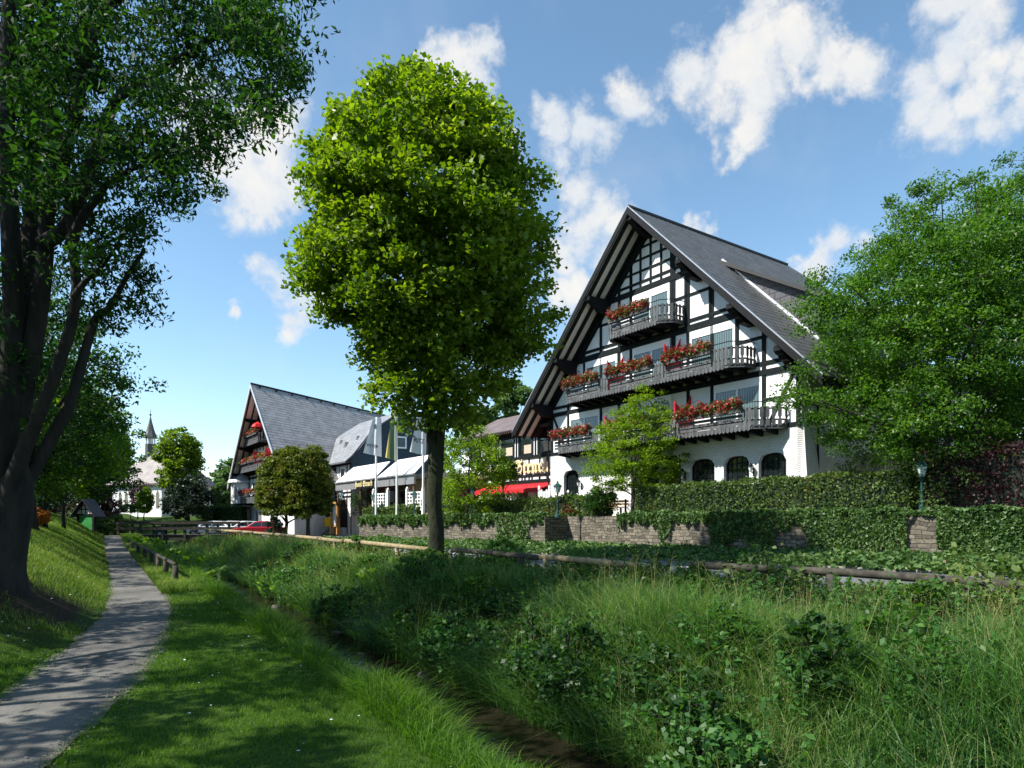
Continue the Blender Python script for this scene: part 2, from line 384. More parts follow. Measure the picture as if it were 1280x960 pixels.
def mat_path():
    m, nt, b, o = new_mat('worn_tarmac_path'); v = coord(nt, 'Object')
    n1 = noise_n(nt, v, .75, 8, .72); n2 = noise_n(nt, v, 70, 3, .8)
    vo = nt.nodes.new('ShaderNodeTexVoronoi'); vo.inputs['Scale'].default_value = 55; nt.links.new(v, vo.inputs['Vector'])
    c1 = ramp(nt, n1, [(.33, (.055, .053, .048)), (.48, (.13, .124, .112)), (.66, (.19, .178, .155))]); c2 = ramp(nt, vo.outputs['Distance'], [(.05, (1.5, 1.5, 1.45)), (.35, (.85, .85, .85)), (.8, (.6, .6, .6))])
    mx = nt.nodes.new('ShaderNodeMix'); mx.data_type = 'RGBA'; mx.blend_type = 'MULTIPLY'; mx.inputs[0].default_value = .8
    nt.links.new(c1, mx.inputs[6]); nt.links.new(c2, mx.inputs[7]); nt.links.new(mx.outputs[2], b.inputs['Base Color'])
    b.inputs['Roughness'].default_value = .9; bump(nt, n2, b, .6, .012); return m
M['path'] = mat_path()
M['asphalt'] = rough_mat('asphalt', (.10, .105, .115), (.16, .165, .175), 1.2, .75, .4)
M['paving'] = rough_mat('terrace_paving', (.2, .19, .17), (.3, .28, .25), 2, .85, .3)
def mat_water():
    m, nt, b, o = new_mat('brook_water'); v = coord(nt, 'Object', (1, 1, 1))
    n = noise_n(nt, v, 5, 4, .6); n0 = noise_n(nt, v, 1.6, 4, .6)
    nt.links.new(ramp(nt, n0, [(.3, (.008, .007, .005)), (.6, (.02, .016, .01)), (.75, (.05, .042, .028))]), b.inputs['Base Color'])
    b.inputs['Roughness'].default_value = .08; b.inputs['Specular IOR Level'].default_value = .5; b.inputs['IOR'].default_value = 1.33
    bump(nt, n, b, .5, .03); return m
M['water'] = mat_water()
M['rock'] = rough_mat('wet_stone', (.03, .027, .022), (.10, .09, .075), 5, .7, .8, bd=.03)
# foliage
M['lf_lime'] = leaf_mat('yellow_green_leaves', [(.1, (.045, .095, .006)), (.5, (.095, .165, .010)), (.9, (.17, .24, .022))], .5, tcol=(2.0, 2.0, .35))
M['lf_dark'] = leaf_mat('deep_green_leaves', [(.1, (.012, .040, .010)), (.5, (.024, .072, .016)), (.9, (.055, .12, .02))], .4, tcol=(1.7, 1.9, .4))
M['lf_mid'] = leaf_mat('mid_green_leaves', [(.1, (.022, .068, .010)), (.5, (.045, .118, .014)), (.9, (.085, .17, .022))], .45, tcol=(1.7, 1.9, .45))
M['lf_fresh'] = leaf_mat('fresh_green_leaves', [(.1, (.055, .12, .008)), (.5, (.12, .21, .012)), (.9, (.20, .29, .03))], .5, tcol=(1.8, 1.8, .4))
M['lf_trim'] = leaf_mat('clipped_olive_leaves', [(.05, (.035, .075, .008)), (.5, (.095, .135, .012)), (.8, (.15, .16, .016)), (.97, (.15, .085, .015))], .3, tcol=(1.5, 1.5, .4))
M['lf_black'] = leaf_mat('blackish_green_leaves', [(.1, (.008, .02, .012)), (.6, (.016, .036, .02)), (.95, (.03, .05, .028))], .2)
M['lf_purple'] = leaf_mat('copper_purple_leaves', [(.1, (.022, .010, .012)), (.6, (.055, .022, .026)), (.95, (.09, .045, .04))], .3, tcol=(1.6, .8, .8))
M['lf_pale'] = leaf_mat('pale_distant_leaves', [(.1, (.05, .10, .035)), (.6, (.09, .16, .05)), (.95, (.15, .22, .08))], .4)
M['lf_hedge'] = leaf_mat('hedge_leaves', [(.1, (.03, .065, .014)), (.45, (.07, .125, .026)), (.8, (.12, .165, .04)), (.97, (.14, .08, .03))], .3, .5, .3)
M['lf_ivy'] = leaf_mat('ivy_leaves', [(.1, (.03, .075, .02)), (.5, (.075, .145, .04)), (.9, (.15, .22, .075))], .25, .5, .3, tcol=(1.3, 1.5, .4))
M['lf_butter'] = leaf_mat('big_butterbur_leaves', [(.1, (.07, .15, .02)), (.5, (.13, .23, .03)), (.9, (.20, .30, .05))], .45)
M['lf_weed'] = leaf_mat('nettle_leaves', [(.1, (.020, .075, .016)), (.5, (.045, .13, .024)), (.9, (.095, .20, .035))], .35)
M['gr_tall'] = leaf_mat('tall_meadow_grass', [(.05, (.028, .090, .016)), (.45, (.062, .155, .026)), (.78, (.115, .225, .045)), (.97, (.24, .27, .11))], .4, .5, .3)
M['gr_pale'] = leaf_mat('pale_meadow_grass', [(.05, (.07, .14, .03)), (.5, (.14, .23, .06)), (.9, (.26, .31, .13))], .35, .6, .2)
M['gr_dark'] = leaf_mat('dark_broad_grass', [(.05, (.012, .05, .014)), (.5, (.025, .085, .022)), (.95, (.05, .13, .03))], .3, .45, .35)
M['gr_seed'] = leaf_mat('seed_heads', [(.1, (.16, .17, .06)), (.9, (.30, .29, .13))], .4, .7, .1)
M['gr_lawn'] = leaf_mat('lawn_blades', [(.05, (.030, .092, .006)), (.5, (.066, .155, .010)), (.85, (.125, .22, .018)), (.97, (.17, .20, .05))], .4, .5, .25)
M['gr_slope'] = leaf_mat('slope_grass', [(.05, (.055, .125, .014)), (.5, (.12, .20, .03)), (.9, (.25, .29, .09))], .35, .6, .2)
M['flower_red'] = leaf_mat('red_geranium_petals', [(.1, (.20, .010, .022)), (.6, (.38, .030, .045)), (.95, (.50, .15, .14))], .25, .6, .2, (1.3, .8, .7))
M['flower_pink'] = leaf_mat('pink_petals', [(.1, (.5, .05, .10)), (.9, (.75, .2, .25))], .25, .6, .2, (1.3, .8, .8))
M['flower_orange'] = leaf_mat('orange_blossom', [(.1, (.45, .14, .03)), (.9, (.6, .25, .05))], .25, .6, .2, (1.3, .9, .7))
M['lf_box'] = leaf_mat('geranium_leaves', [(.1, (.04, .08, .02)), (.9, (.14, .17, .05))], .3)

# ------------------------------------------------------------------ foliage generators
def unit(v): return v/np.maximum(np.linalg.norm(v, axis=-1, keepdims=True), 1e-9)
def leaf_arrays(C, size, aspect=.55, up=.5, droop=.15, fold=.18, r=None):
    r = r or rng; n = len(C)
    nr = unit(r.normal(size=(n, 3))+np.array([0, 0, up*1.6])); d = r.normal(size=(n, 3)); d[:, 2] -= droop*2
    d = unit(d-(d*nr).sum(1, keepdims=True)*nr); sd = np.cross(nr, d)
    L = (size*r.uniform(.65, 1.3, n))[:, None]; W = L*aspect*.5
    b = C-d*L*.5; mid = C-d*L*.05
    V = np.stack([b, mid+sd*W+nr*L*fold, C+d*L*.5, mid-sd*W+nr*L*fold], 1).reshape(-1, 3)
    F = np.arange(n*4).reshape(n, 4)
    return V, F
def leaves(name, C, size, mat, parent=None, **k):
    V, F = leaf_arrays(np.asarray(C, float), size, **k); return link_mesh(name, V, F, mat, parent)
def crown_leaves(centres, per, spread, size, flat=.6, r=None):
    r = r or rng; n = len(centres)
    k = np.maximum(3, (per*r.uniform(.6, 1.4, n)).astype(int)); idx = np.repeat(np.arange(n), k)
    sp = (spread*r.uniform(.6, 1.3, n))[idx][:, None]
    off = unit(r.normal(size=(len(idx), 3)))*(r.random((len(idx), 1))**.5)*sp; off[:, 2] *= flat
    return centres[idx]+off
def bez(a, b, c, k): 
    t = np.linspace(0, 1, k)[:, None]; return (1-t)**2*a+2*t*(1-t)*b+t*t*c
def tree_wood(mb, base, trunk_top, r0, centres, k_limbs=9, twigs=120, fork=.25, r=None, flare=1.45):
    """trunk, limbs bending out to spread-out cluster centres, twigs from the limbs to the rest"""
    r = r or rng; base = np.array(base, float); tt = np.array(trunk_top, float); L = np.linalg.norm(tt-base)
    k = 9; t = np.linspace(0, 1, k)[:, None]; wob = r.normal(size=(k, 3))*.025*L*.3; wob[0] = wob[-1] = 0; wob[:, 2] = 0
    pts = base+(tt-base)*t+wob; rad = r0*(1-.72*t[:, 0]); rad[0] *= flare; rad[1] *= 1.02
    mb.tube(pts, rad.tolist(), 10)
    limbs = [(pts, rad)]
    c = centres[r.permutation(len(centres))]; sel = [c[0]]
    dist = np.linalg.norm(c-c[0], axis=1)
    for _ in range(k_limbs-1):
        i = int(np.argmax(dist)); sel.append(c[i]); dist = np.minimum(dist, np.linalg.norm(c-c[i], axis=1))
    for e in sel:
        f = np.clip((e[2]-base[2])/max(tt[2]-base[2], .1)*.55, fork, .93); st = base+(tt-base)*f
        i0 = min(int(f*(k-1)), k-2); st = pts[i0]+(pts[i0+1]-pts[i0])*(f*(k-1)-i0); rs = r0*(1-.72*f)*r.uniform(.45, .62)
        mid = st+(e-st)*.45; mid[2] += .12*np.linalg.norm(e-st); mid += r.normal(size=3)*.05*np.linalg.norm(e-st)
        lp = bez(st, mid, e, 7); lr = np.linspace(rs, .018*max(1, r0*2), 7); mb.tube(lp, lr.tolist(), 6, False); limbs.append((lp, lr))
    P = np.concatenate([l[0][2:] for l in limbs]); RR = np.concatenate([l[1][2:] for l in limbs])
    cc = c[:twigs]; cc = cc[np.argsort([np.min(np.linalg.norm(P-e, axis=1)) for e in cc])]
    for e in cc:
        dd = np.linalg.norm(P-e, axis=1); i = int(np.argmin(dd+.25*np.maximum(0, P[:, 2]-e[2]))); st = P[i]
        if dd[i] < .05: continue
        mid = (st+e)/2; mid[2] += .08*dd[i]; mid += r.normal(size=3)*.06*dd[i]
        bz_ = bez(st, mid, e, 4); mb.tube(bz_, np.linspace(min(RR[i]*.6, .05), .008, 4).tolist(), 4, False)
        P = np.concatenate([P, bz_[1:]]); RR = np.concatenate([RR, [.022, .018, .014]])
def profile_centres(n, base, prof, r=None, inner=.45, jitter=.10, cxs=None, sy=1.0):
    """cluster centres inside a crown given as rows (z, left radius, right radius) about base"""
    r = r or rng; prof = np.array(prof, float); z = prof[:, 0]
    zz = r.uniform(z[0], z[-1], n*6); rl = np.interp(zz, z, prof[:, 1]); rr = np.interp(zz, z, prof[:, 2]); w = (rl+rr)**2
    zz = zz[r.random(n*6) < w/w.max()][:n]; rl = np.interp(zz, z, prof[:, 1]); rr = np.interp(zz, z, prof[:, 2])
    cx = (rr-rl)/2; rad = (rl+rr)/2; th = r.uniform(0, 2*np.pi, len(zz)); q = inner+(1-inner)*r.random(len(zz))**.6
    q = q*(1+jitter*np.sin(3*th+zz*1.7)+jitter*.6*r.normal(size=len(zz)))
    return np.stack([base[0]+cx+rad*q*np.cos(th), base[1]+sy*rad*q*np.sin(th), zz], 1)
def ellip_prof(z0, z1, rad, k=9, p=2.2, lean=.5):
    out = []
    for i in range(k):
        f = i/(k-1); x = (f-lean)/(1-lean) if f > lean else (f-lean)/lean
        out.append((z0+(z1-z0)*f, rad*max(.08, (1-abs(x)**p))**(1/p), rad*max(.08, (1-abs(x)**p))**(1/p)))
    return out
def make_tree(name, label, base, prof, wood_top, r0, mat, bark, n_cl=160, per=60, spread=.55, size=.12, group=None, cat='tree',
              limbs=9, twigs=100, inner=.45, aspect=.6, flat=.6, up=.5, seed=1, jitter=.1, fork=.25, droop=.15):
    r = np.random.default_rng(seed); root = empty(name, base, label, cat, group)
    cs = profile_centres(n_cl, base, prof, r, inner, jitter)
    mb = MB(); tree_wood(mb, base-np.array([0, 0, .15]), (base[0]+(cs[:, 0].mean()-base[0])*.6, base[1], wood_top), r0, cs, limbs, twigs, fork, r)
    mb.build('trunk', bark, root, True, recalc=False)
    C = crown_leaves(cs, per, spread, size, flat, r); leaves('crown', C, size, mat, root, aspect=aspect, up=up, droop=droop, r=r)
    return root

# ------------------------------------------------------------------ ground, path, road, water
def build_ground():
    ms = np.concatenate([[-400, -250, -150, -100, -70, -50, -38, -30, -24, -20, -17, -14, -12, -10], np.arange(-9, -4, .5), np.arange(-4, 14, .16), np.arange(14, 30, .6), [32, 36, 42, 50, 60, 80, 110, 160, 250, 400]])
    ts = np.concatenate([[-250, -120, -60, -35, -20, -12, -8], np.arange(-5, 30, .3), np.arange(30, 80, .7), np.arange(80, 110, 2.5), [115, 125, 140, 170, 220, 300, 450, 700]])
    Mm, T = np.meshgrid(ms, ts); X, Y = -.5291*T+.8486*Mm, .8486*T+.5291*Mm
    Z = H(X, Y); pm = path_m(T); onp = 1-sst(np.abs(Mm-pm), .5, .66); Z = Z-.035*onp*(T < 64)
    n = .735*X+.678*Y; s = -.678*X+.735*Y
    Z = Z-.05*sst(n-edge_n(s), -.5, 0)*(Z < 1)                         # let the road sheet lie above
    Z = Z+.018*np.sin(X*2.1+.4*Y)*np.cos(Y*1.7-.3*X)*(1-onp)*(n < edge_n(s)-.6)
    V = np.stack([X, Y, Z], -1).reshape(-1, 3); a = np.arange(len(ts)*len(ms)).reshape(len(ts), len(ms))
    F = np.stack([a[:-1, :-1], a[:-1, 1:], a[1:, 1:], a[1:, :-1]], -1).reshape(-1, 4)
    o = link_mesh('ground', V, F, M['ground'], None, None, True, (0, 0, 0)); tag(o, kind='structure')
    soil = np.maximum(sst(Mm, 2.9, 3.4)*(1-sst(Mm, 5.6, 6.6))*(1-sst(T, 58, 64)), 1.1*np.exp(-(((X+8.4)/2.1)**2+((Y-12.3)/2.6)**2))*(Mm < pm-.95))
    at = o.data.attributes.new('soil', 'FLOAT', 'POINT'); at.data.foreach_set('value', np.clip(soil, 0, 1).astype(np.float32).ravel())
build_ground()
def build_path():
    ts = np.arange(-8, 63.5, .12); k = 9; V = []
    r = np.random.default_rng(3)
    el = .03*np.interp(ts, ts[::3], r.normal(size=len(ts[::3]))); er = .03*np.interp(ts, ts[::3], r.normal(size=len(ts[::3])))
    for i, t in enumerate(ts):
        c = path_m(t); sl_ = (path_m(t+.4)-path_m(t-.4))/.8; w = .66*math.sqrt(1+sl_*sl_)+.05*math.sin(t*.7)
        for j in range(k):
            f = j/(k-1); m = c-(w+el[i])+f*(2*w+el[i]+er[i]); X, Y = tm(t, m); V.append((X, Y, Hs(X, Y)*(m > c-.75)+.004+.012*(1-(2*f-1)**2)))
    a = np.arange(len(ts)*k).reshape(len(ts), k); F = np.stack([a[:-1, :-1], a[:-1, 1:], a[1:, 1:], a[1:, :-1]], -1).reshape(-1, 4)
    tag(link_mesh('path', V, F, M['path'], None, None, True), kind='structure')
build_path()
def sheet(name, pts, mat, zf, kind='structure', sub=20):
    """quad sheet between four plan corners"""
    a, b, c, d = [np.array(p, float) for p in pts]; V = []
    for i in range(sub+1):
        for j in range(sub+1):
            u, v = i/sub, j/sub; p = (a*(1-u)+b*u)*(1-v)+(d*(1-u)+c*u)*v; V.append((p[0], p[1], zf(p[0], p[1])))
    q = np.arange((sub+1)**2).reshape(sub+1, sub+1); F = np.stack([q[:-1, :-1], q[:-1, 1:], q[1:, 1:], q[1:, :-1]], -1).reshape(-1, 4)
    return tag(link_mesh(name, V, F, mat, None, None, True), kind=kind)
def build_road():
    ss = np.arange(-30, 92, 1.0); V = []; k = 8
    for s_ in ss:
        for j in range(k):
            fe = np.interp(s_, [40, 50], [19.6, 22]); n_ = edge_n(s_)+(fe-edge_n(s_))*j/(k-1); x, y = sn(s_, n_); V.append((x, y, float(road_z(s_))))
    a = np.arange(len(ss)*k).reshape(len(ss), k); F = np.stack([a[:-1, :-1], a[:-1, 1:], a[1:, 1:], a[1:, :-1]], -1).reshape(-1, 4)
    tag(link_mesh('road', V, F, M['asphalt'], None, None, True), kind='structure')
build_road()
sheet('car_park', [sn(46, 21.9), sn(90, 21.9), sn(90, 40), sn(46, 40)], M['asphalt'], lambda x, y: float(road_z(min(-.678*x+.735*y, 62)))+.006)
kb = MB()
for s0 in np.arange(-25, 40, 1.0):
    for z0 in (0,):
        x0, y0 = sn(s0+.006, 19.68); x1, y1 = sn(s0+.994, 19.68); zz = float(road_z(s0+.5)); kb.bar((x0, y0, zz), (x1, y1, zz-.03), .14, .18)
tag(kb.build('kerb', M['paving']), kind='structure')
lm = MB()
for s0 in np.arange(-20, 30, 6.0):
    a = sn(s0, 17.2); b = sn(s0+3, 17.2); c = sn(s0+3, 17.32); d = sn(s0, 17.32)
    lm.quad(*[(p[0], p[1], float(road_z(q))+.005) for p, q in ((a, s0), (b, s0+3), (c, s0+3), (d, s0))])
tag(lm.build('road_marking', M['white']), kind='structure')
def build_water():
    V = []; ts = np.arange(-12, 74, .5); ms = np.linspace(2.6, 6.4, 12)
    for t in ts:
        for m in ms: X, Y = tm(t, m); V.append((X, Y, -.80+.006*max(0, t)*0))
    a = np.arange(len(ts)*len(ms)).reshape(len(ts), len(ms)); F = np.stack([a[:-1, :-1], a[:-1, 1:], a[1:, 1:], a[1:, :-1]], -1).reshape(-1, 4)
    tag(link_mesh('brook_water', V, F, M['water'], None, None, True), kind='structure')
build_water()
def zt(s): return 2.08-.0065*s
def terrace():
    mb = MB(); c = [sn(0, 26.1), sn(20.3, 26.1), sn(20.3, 27.8), sn(25.3, 27.8), sn(25.3, 26.1), sn(45.2, 26.1), sn(45.2, 60), sn(0, 60)]
    mb.poly([(x, y, zt(-.678*x+.735*y)) for x, y in c]); tag(mb.build('terrace_ground', M['paving']), kind='structure')
terrace()
# ------------------------------------------------------------------ retaining wall, ivy, hedges
def TSN(v): x, y = sn(v[0], v[1]); return (x, y, v[2])
def wall_piece(label, s0, s1, n0, group=None, thick=.4):
    mb = MB(TSN); k = max(1, int((s1-s0)/2.5)); ss = np.linspace(s0, s1, k+1)
    for a, b in zip(ss[:-1], ss[1:]):
        za, zb = float(road_z(a))-.15, float(road_z(b))-.15; ta, tb = zt(a)+.06, zt(b)+.06; n1 = n0+thick
        mb.quad((a, n0, za), (b, n0, zb), (b, n0, tb), (a, n0, ta), [(a, za), (b, zb), (b, tb), (a, ta)])
        mb.quad((a, n0, ta), (b, n0, tb), (b, n1, tb), (a, n1, ta), [(a, 0), (b, 0), (b, thick), (a, thick)])
        mb.quad((b, n1, zb), (a, n1, za), (a, n1, ta), (b, n1, tb), [(b, 5), (a, 5), (a, 7), (b, 7)])
    for q in (s0, s1):
        z0, z1 = float(road_z(q))-.15, zt(q)+.06
        mb.quad((q, n0, z0), (q, n0+thick+1.5, z0), (q, n0+thick+1.5, z1), (q, n0, z1), [(n0, z0), (n0+thick+1.5, z0), (n0+thick+1.5, z1), (n0, z1)])
    o = mb.build('stone_wall', M['stone']); tag(o, label, 'stone wall', group)
wall_piece('rubble stone retaining wall under the large hotel, hung with thick ivy curtains', 0.5, 20.3, 25.8, 'retaining walls along the road')
wall_piece('dark shaded recessed stretch of stone wall between the two ivy covered walls', 20.3, 25.3, 27.6, 'retaining walls along the road')
wall_piece('rubble stone retaining wall behind the big roadside tree, fringed with pale ivy', 25.3, 45.4, 25.8, 'retaining walls along the road')
def ivy_patch(name, label, s0, s1, shape, dens, n0=25.8, size=.13, group='ivy growing over the retaining wall', seed=0, cat='ivy'):
    """shape(s) -> how far down the wall the ivy hangs (0 top, 1 to the ground)"""
    r = np.random.default_rng(seed); n = int((s1-s0)*dens); s = r.uniform(s0, s1, n); dn = np.array([shape(x) for x in s])
    L = zt(s)+.06-road_z(s); v = r.random(n)*dn; lump = .10+.07*np.sin(s*5.1+v*4)+.06*np.sin(s*11+v*9)
    z = zt(s)+.1-v*L; nn = n0-lump-.06*r.random(n)
    top = r.random(n) < .28; z = np.where(top, zt(s)+.10+.14*r.random(n)+.05*np.sin(s*4), z); nn = np.where(top, n0+r.uniform(-.18, .5, n), nn)
    x, y = sn(s, nn); tag(leaves(name, np.stack([x, y, z], 1), size, M['lf_ivy'], None, aspect=.85, up=.35, droop=.5, r=r), label, cat, group)
def fr(s, f, seed, lo, hi): 
    return lo+(hi-lo)*(.5+.5*math.sin(s*f+seed)*math.sin(s*f*2.3+seed*2))
def px2s(px, n=25.8): X, Y = px_on_n(px, n); return -.678*X+.735*Y
a, b, c_, d_, e_, f_ = [px2s(p) for p in (1172, 1134, 1012, 972, 888, 773)]
ivy_patch('ivy_curtain', 'thick ivy curtain to the ground, rightmost and next to the bare stone gap', .6, a, lambda s: 1.02-.25*(abs(s-a) < .25), 1900, seed=1)
ivy_patch('ivy_curtain', 'thick ivy curtain directly left of the bare stone gap by the lamp', b, c_, lambda s: min(1.0, .75+.4*abs(math.sin(s*1.9))), 1500, seed=2)
ivy_patch('ivy_curtain', 'broad ivy curtain hanging in the middle of the right wall', d_, e_, lambda s: .55+.45*abs(math.sin(s*1.3+.9)), 1300, seed=3)
ivy_patch('ivy_fringe', 'short ivy fringe with bare stone below between two ivy curtains', c_, d_, lambda s: .10+.38*abs(math.sin(s*3.3)), 520, seed=4)
ivy_patch('ivy_fringe', 'thin ragged ivy tendrils beside the dark recessed wall', e_, f_, lambda s: .08+.6*max(0, math.sin(s*2.2+.5))**3+.2*abs(math.sin(s*7)), 560, seed=5)
ivy_patch('ivy_fringe', 'pale ivy fringe on the wall behind the big roadside tree', 25.4, 45.3, lambda s: .12+.25*abs(math.sin(s*1.7))+.75*(26.5 < s < 29.2), 430, size=.17, seed=6)
ivy_patch('ivy_fringe', 'low ivy along the top of the wall gap beside the lamp', a+.05, b-.05, lambda s: .06, 200, seed=7)
def ground_cover(name, n_, fs, fn, size, mat, hgt, lab=None, aspect=.8, seed=0, up=.7):
    r = np.random.default_rng(seed); s = fs(r.random(n_)); n = fn(r.random(n_), s); x, y = sn(s, n); z = H(x, y)
    z = np.maximum(z, 0)+hgt*(.3+.7*r.random(n_))*(.6+.4*np.sin(s*2.3)*np.sin(n*3.1+s))
    tag(leaves(name, np.stack([x, y, z], 1), size, mat, None, aspect=aspect, up=up, r=r), kind='stuff')
# creeping plants on the strip between road and wall
ground_cover('ground_cover_ivy', 60000, lambda u: -1+46*u**1.7, lambda u, s: 19.4+(25.75-19.4+1.1*((s > 20.3)&(s < 25.3)))*u, .17, M['lf_ivy'], .36, seed=11)
def hedge(label, s0, s1, n0, n1, ztop, mat, dens=1.0, size=.11, seed=0, group='clipped hedges', name='clipped_hedge', zb=None, T=sn, core=True):
    r = np.random.default_rng(seed); L = s1-s0; root = None
    z0 = lambda s: (zb if zb is not None else zt(s))-.05
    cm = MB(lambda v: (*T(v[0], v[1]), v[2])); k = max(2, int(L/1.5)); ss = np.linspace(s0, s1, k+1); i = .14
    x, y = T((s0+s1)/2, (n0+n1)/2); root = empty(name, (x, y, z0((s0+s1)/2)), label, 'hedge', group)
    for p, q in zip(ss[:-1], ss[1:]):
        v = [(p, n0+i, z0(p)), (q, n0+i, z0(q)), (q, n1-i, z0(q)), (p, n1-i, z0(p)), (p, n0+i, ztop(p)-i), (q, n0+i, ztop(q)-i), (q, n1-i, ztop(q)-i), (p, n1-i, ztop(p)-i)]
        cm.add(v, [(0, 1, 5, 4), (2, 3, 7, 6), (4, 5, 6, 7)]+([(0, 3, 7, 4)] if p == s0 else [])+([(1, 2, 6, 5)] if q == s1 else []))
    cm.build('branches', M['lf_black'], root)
    hmean = ztop((s0+s1)/2)-z0((s0+s1)/2); W = n1-n0; area = L*(hmean*2+W)+2*W*hmean; n = int(area*420*dens*(.11/size)**2*.8)
    s = r.uniform(s0, s1, n); u = r.random(n)*(2*hmean+W); lump = .06*np.sin(s*3.1+u)*np.sin(s*7.3)+.05*np.sin(s*13)*np.sin(u*11)
    zt_, zb_ = ztop(s), z0(s); out = lump+.05*r.normal(size=n)
    nn = np.where(u < hmean, n0-out, np.where(u > hmean+W, n1+out, n0+(u-hmean)))
    zz = np.where(u < hmean, zb_+u/hmean*(zt_-zb_), np.where(u > hmean+W, zb_+(u-hmean-W)/hmean*(zt_-zb_), zt_+out+.05*np.sin(s*2)))
    e = r.random(n) < 2*W*hmean/area
    s = np.where(e, np.where(r.random(n) < .5, s0, s1)+.06*r.normal(size=n), s); nn = np.where(e, r.uniform(n0, n1, n), nn); zz = np.where(e, zb_+r.random(n)*(zt_-zb_), zz)
    x, y = T(s, nn); leaves('foliage', np.stack([x, y, zz], 1), size, mat, root, aspect=.65, up=.15, r=r)
ht = lambda s: 3.72-.0245*(s-5)
g = px2s(1140, 26.8); h1 = px2s(800, 26.8); h2 = px2s(745, 26.8)
hedge('clipped hedge on the wall in front of the arched windows of the large hotel', g, h1, 26.45, 27.5, ht, M['lf_hedge'], 1.0, .12, 1)
hedge('clipped hedge left of the wooden bench, in front of the red awning', h2+.6, 38.5, 28.1, 29.0, lambda s: ht(s)-.12, M['lf_hedge'], 1.0, .15, 2)
hedge('clipped hedge below the flagpoles and white trellises', 38.9, 46.2, 26.6, 27.5, lambda s: ht(s)-.1, M['lf_hedge'], 1.0, .17, 3)
hedge('dark overgrown purple tinged hedge at the right edge behind the ivy wall', -3, g-.5, 26.5, 28.0, lambda s: ht(s)+.35+.25*np.sin(s*1.7), M['lf_purple'], .8, .13, 4)

# ------------------------------------------------------------------ generic building pieces
def TF(o, ax, ay):
    """local (c, d, z) -> world: c along ax from o, d along ay"""
    o = np.array(o, float); ax = np.array(ax, float); ay = np.array(ay, float)
    return lambda v: (o[0]+v[0]*ax[0]+v[1]*ay[0], o[1]+v[0]*ax[1]+v[1]*ay[1], v[2])
def window(T, parent, c0, c1, z0, z1, d=0, mull=1, trans=0, glass='glass', frame='white', w=.07, box=0, name='window', proud=.05, bars=()):
    """a framed window lying on the wall plane d; child panes"""
    f = MB(T); p = proud
    f.box(c0, c1, d-.02, d+p, z1-w-box, z1); f.box(c0, c1, d-.02, d+p, z0, z0+w)
    f.box(c0, c0+w, d-.02, d+p-.003, z0+w, z1-w-box); f.box(c1-w, c1, d-.02, d+p-.003, z0+w, z1-w-box)
    for i in range(1, mull+1):
        cc = c0+(c1-c0)*i/(mull+1); f.box(cc-w*.45, cc+w*.45, d-.02, d+p-.006, z0+w, z1-w-box)
    for zz in bars: f.box(c0+w, c1-w, d-.02, d+p-.01, zz-w*.3, zz+w*.3)
    fo = f.build(name, M[frame], parent); g = MB(T)
    g.quad((c0+w*.5, d+.012, z0+w*.5), (c1-w*.5, d+.012, z0+w*.5), (c1-w*.5, d+.012, z1-w*.5-box), (c0+w*.5, d+.012, z1-w*.5-box),
           [(c0, z0), (c1, z0), (c1, z1), (c0, z1)])
    g.build('pane', M[glass], fo); return fo
def door(T, parent, c0, c1, z0, z1, d, mat='brown'):
    m = MB(T); m.box(c0, c1, d-.02, d+.05, z0, z1); o = m.build('door', M[mat], parent)
    h = MB(T); h.box(c1-.16, c1-.1, d+.05, d+.09, z0+1.0, z0+1.14); h.build('handle', M['metal'], o); return o
def vbeam(mb, c, z0, z1, w=.16, d=0, p=.05): mb.box(c-w/2, c+w/2, d-.02, d+p, z0, z1)
def hbeam(mb, c0, c1, z, h=.16, d=0, p=.056): mb.box(c0, c1, d-.02, d+p, z-h/2, z+h/2)
def dbeam(mb, c0, z0, c1, z1, w=.15, d=0, p=.045):
    dx, dz = c1-c0, z1-z0; L = math.hypot(dx, dz); nx, nz = -dz/L*w/2, dx/L*w/2
    pts = [(c0+nx, d-.02, z0+nz), (c1+nx, d-.02, z1+nz), (c1-nx, d-.02, z1-nz), (c0-nx, d-.02, z0-nz)]
    mb.prism(pts, (0, p+.02, 0))
def flowers(mb_c, parent, r, size=.09, red='flower_red', n=260, share=.5, T=None, rx=1, ry=.22, rz=.2):
    """a mass of blooms along a box: mb_c = (c0, c1, d, z)"""
    c0, c1, d, z = mb_c
    def cloud(k):
        c = r.uniform(c0, c1, k); lump = .07*np.sin(c*7)+.05*np.sin(c*15+1)
        p = np.stack([c, d+ry*r.normal(size=k)*.55+.06, z+.03+rz*r.normal(size=k)*.6+lump], 1)
        return np.array([T(v) for v in p])
    leaves('greenery', cloud(int(n*(1-share))), size*1.1, M['lf_box'], parent, aspect=.8, r=r)
    leaves('blossom', cloud(int(n*share)), size, M[red], parent, aspect=.95, r=r)
def flower_box(T, c0, c1, d, z, label, group, seed, red='flower_red', n=300, size=.10, boxmat='greywood'):
    """planter hung outside a balcony rail; c, d, z of its top"""
    mid = T(((c0+c1)/2, d, z-.22)); root = empty('flower_box', mid, label, 'flower box', group); r = np.random.default_rng(seed)
    m = MB(T); m.box(c0, c1, d+.01, d+.22, z-.24, z-.02); m.build('planter', M[boxmat], root)
    flowers((c0+.04, c1-.04, d+.12, z+.10), root, r, size, red, int(n*(c1-c0)/2.4), .5, T); return root
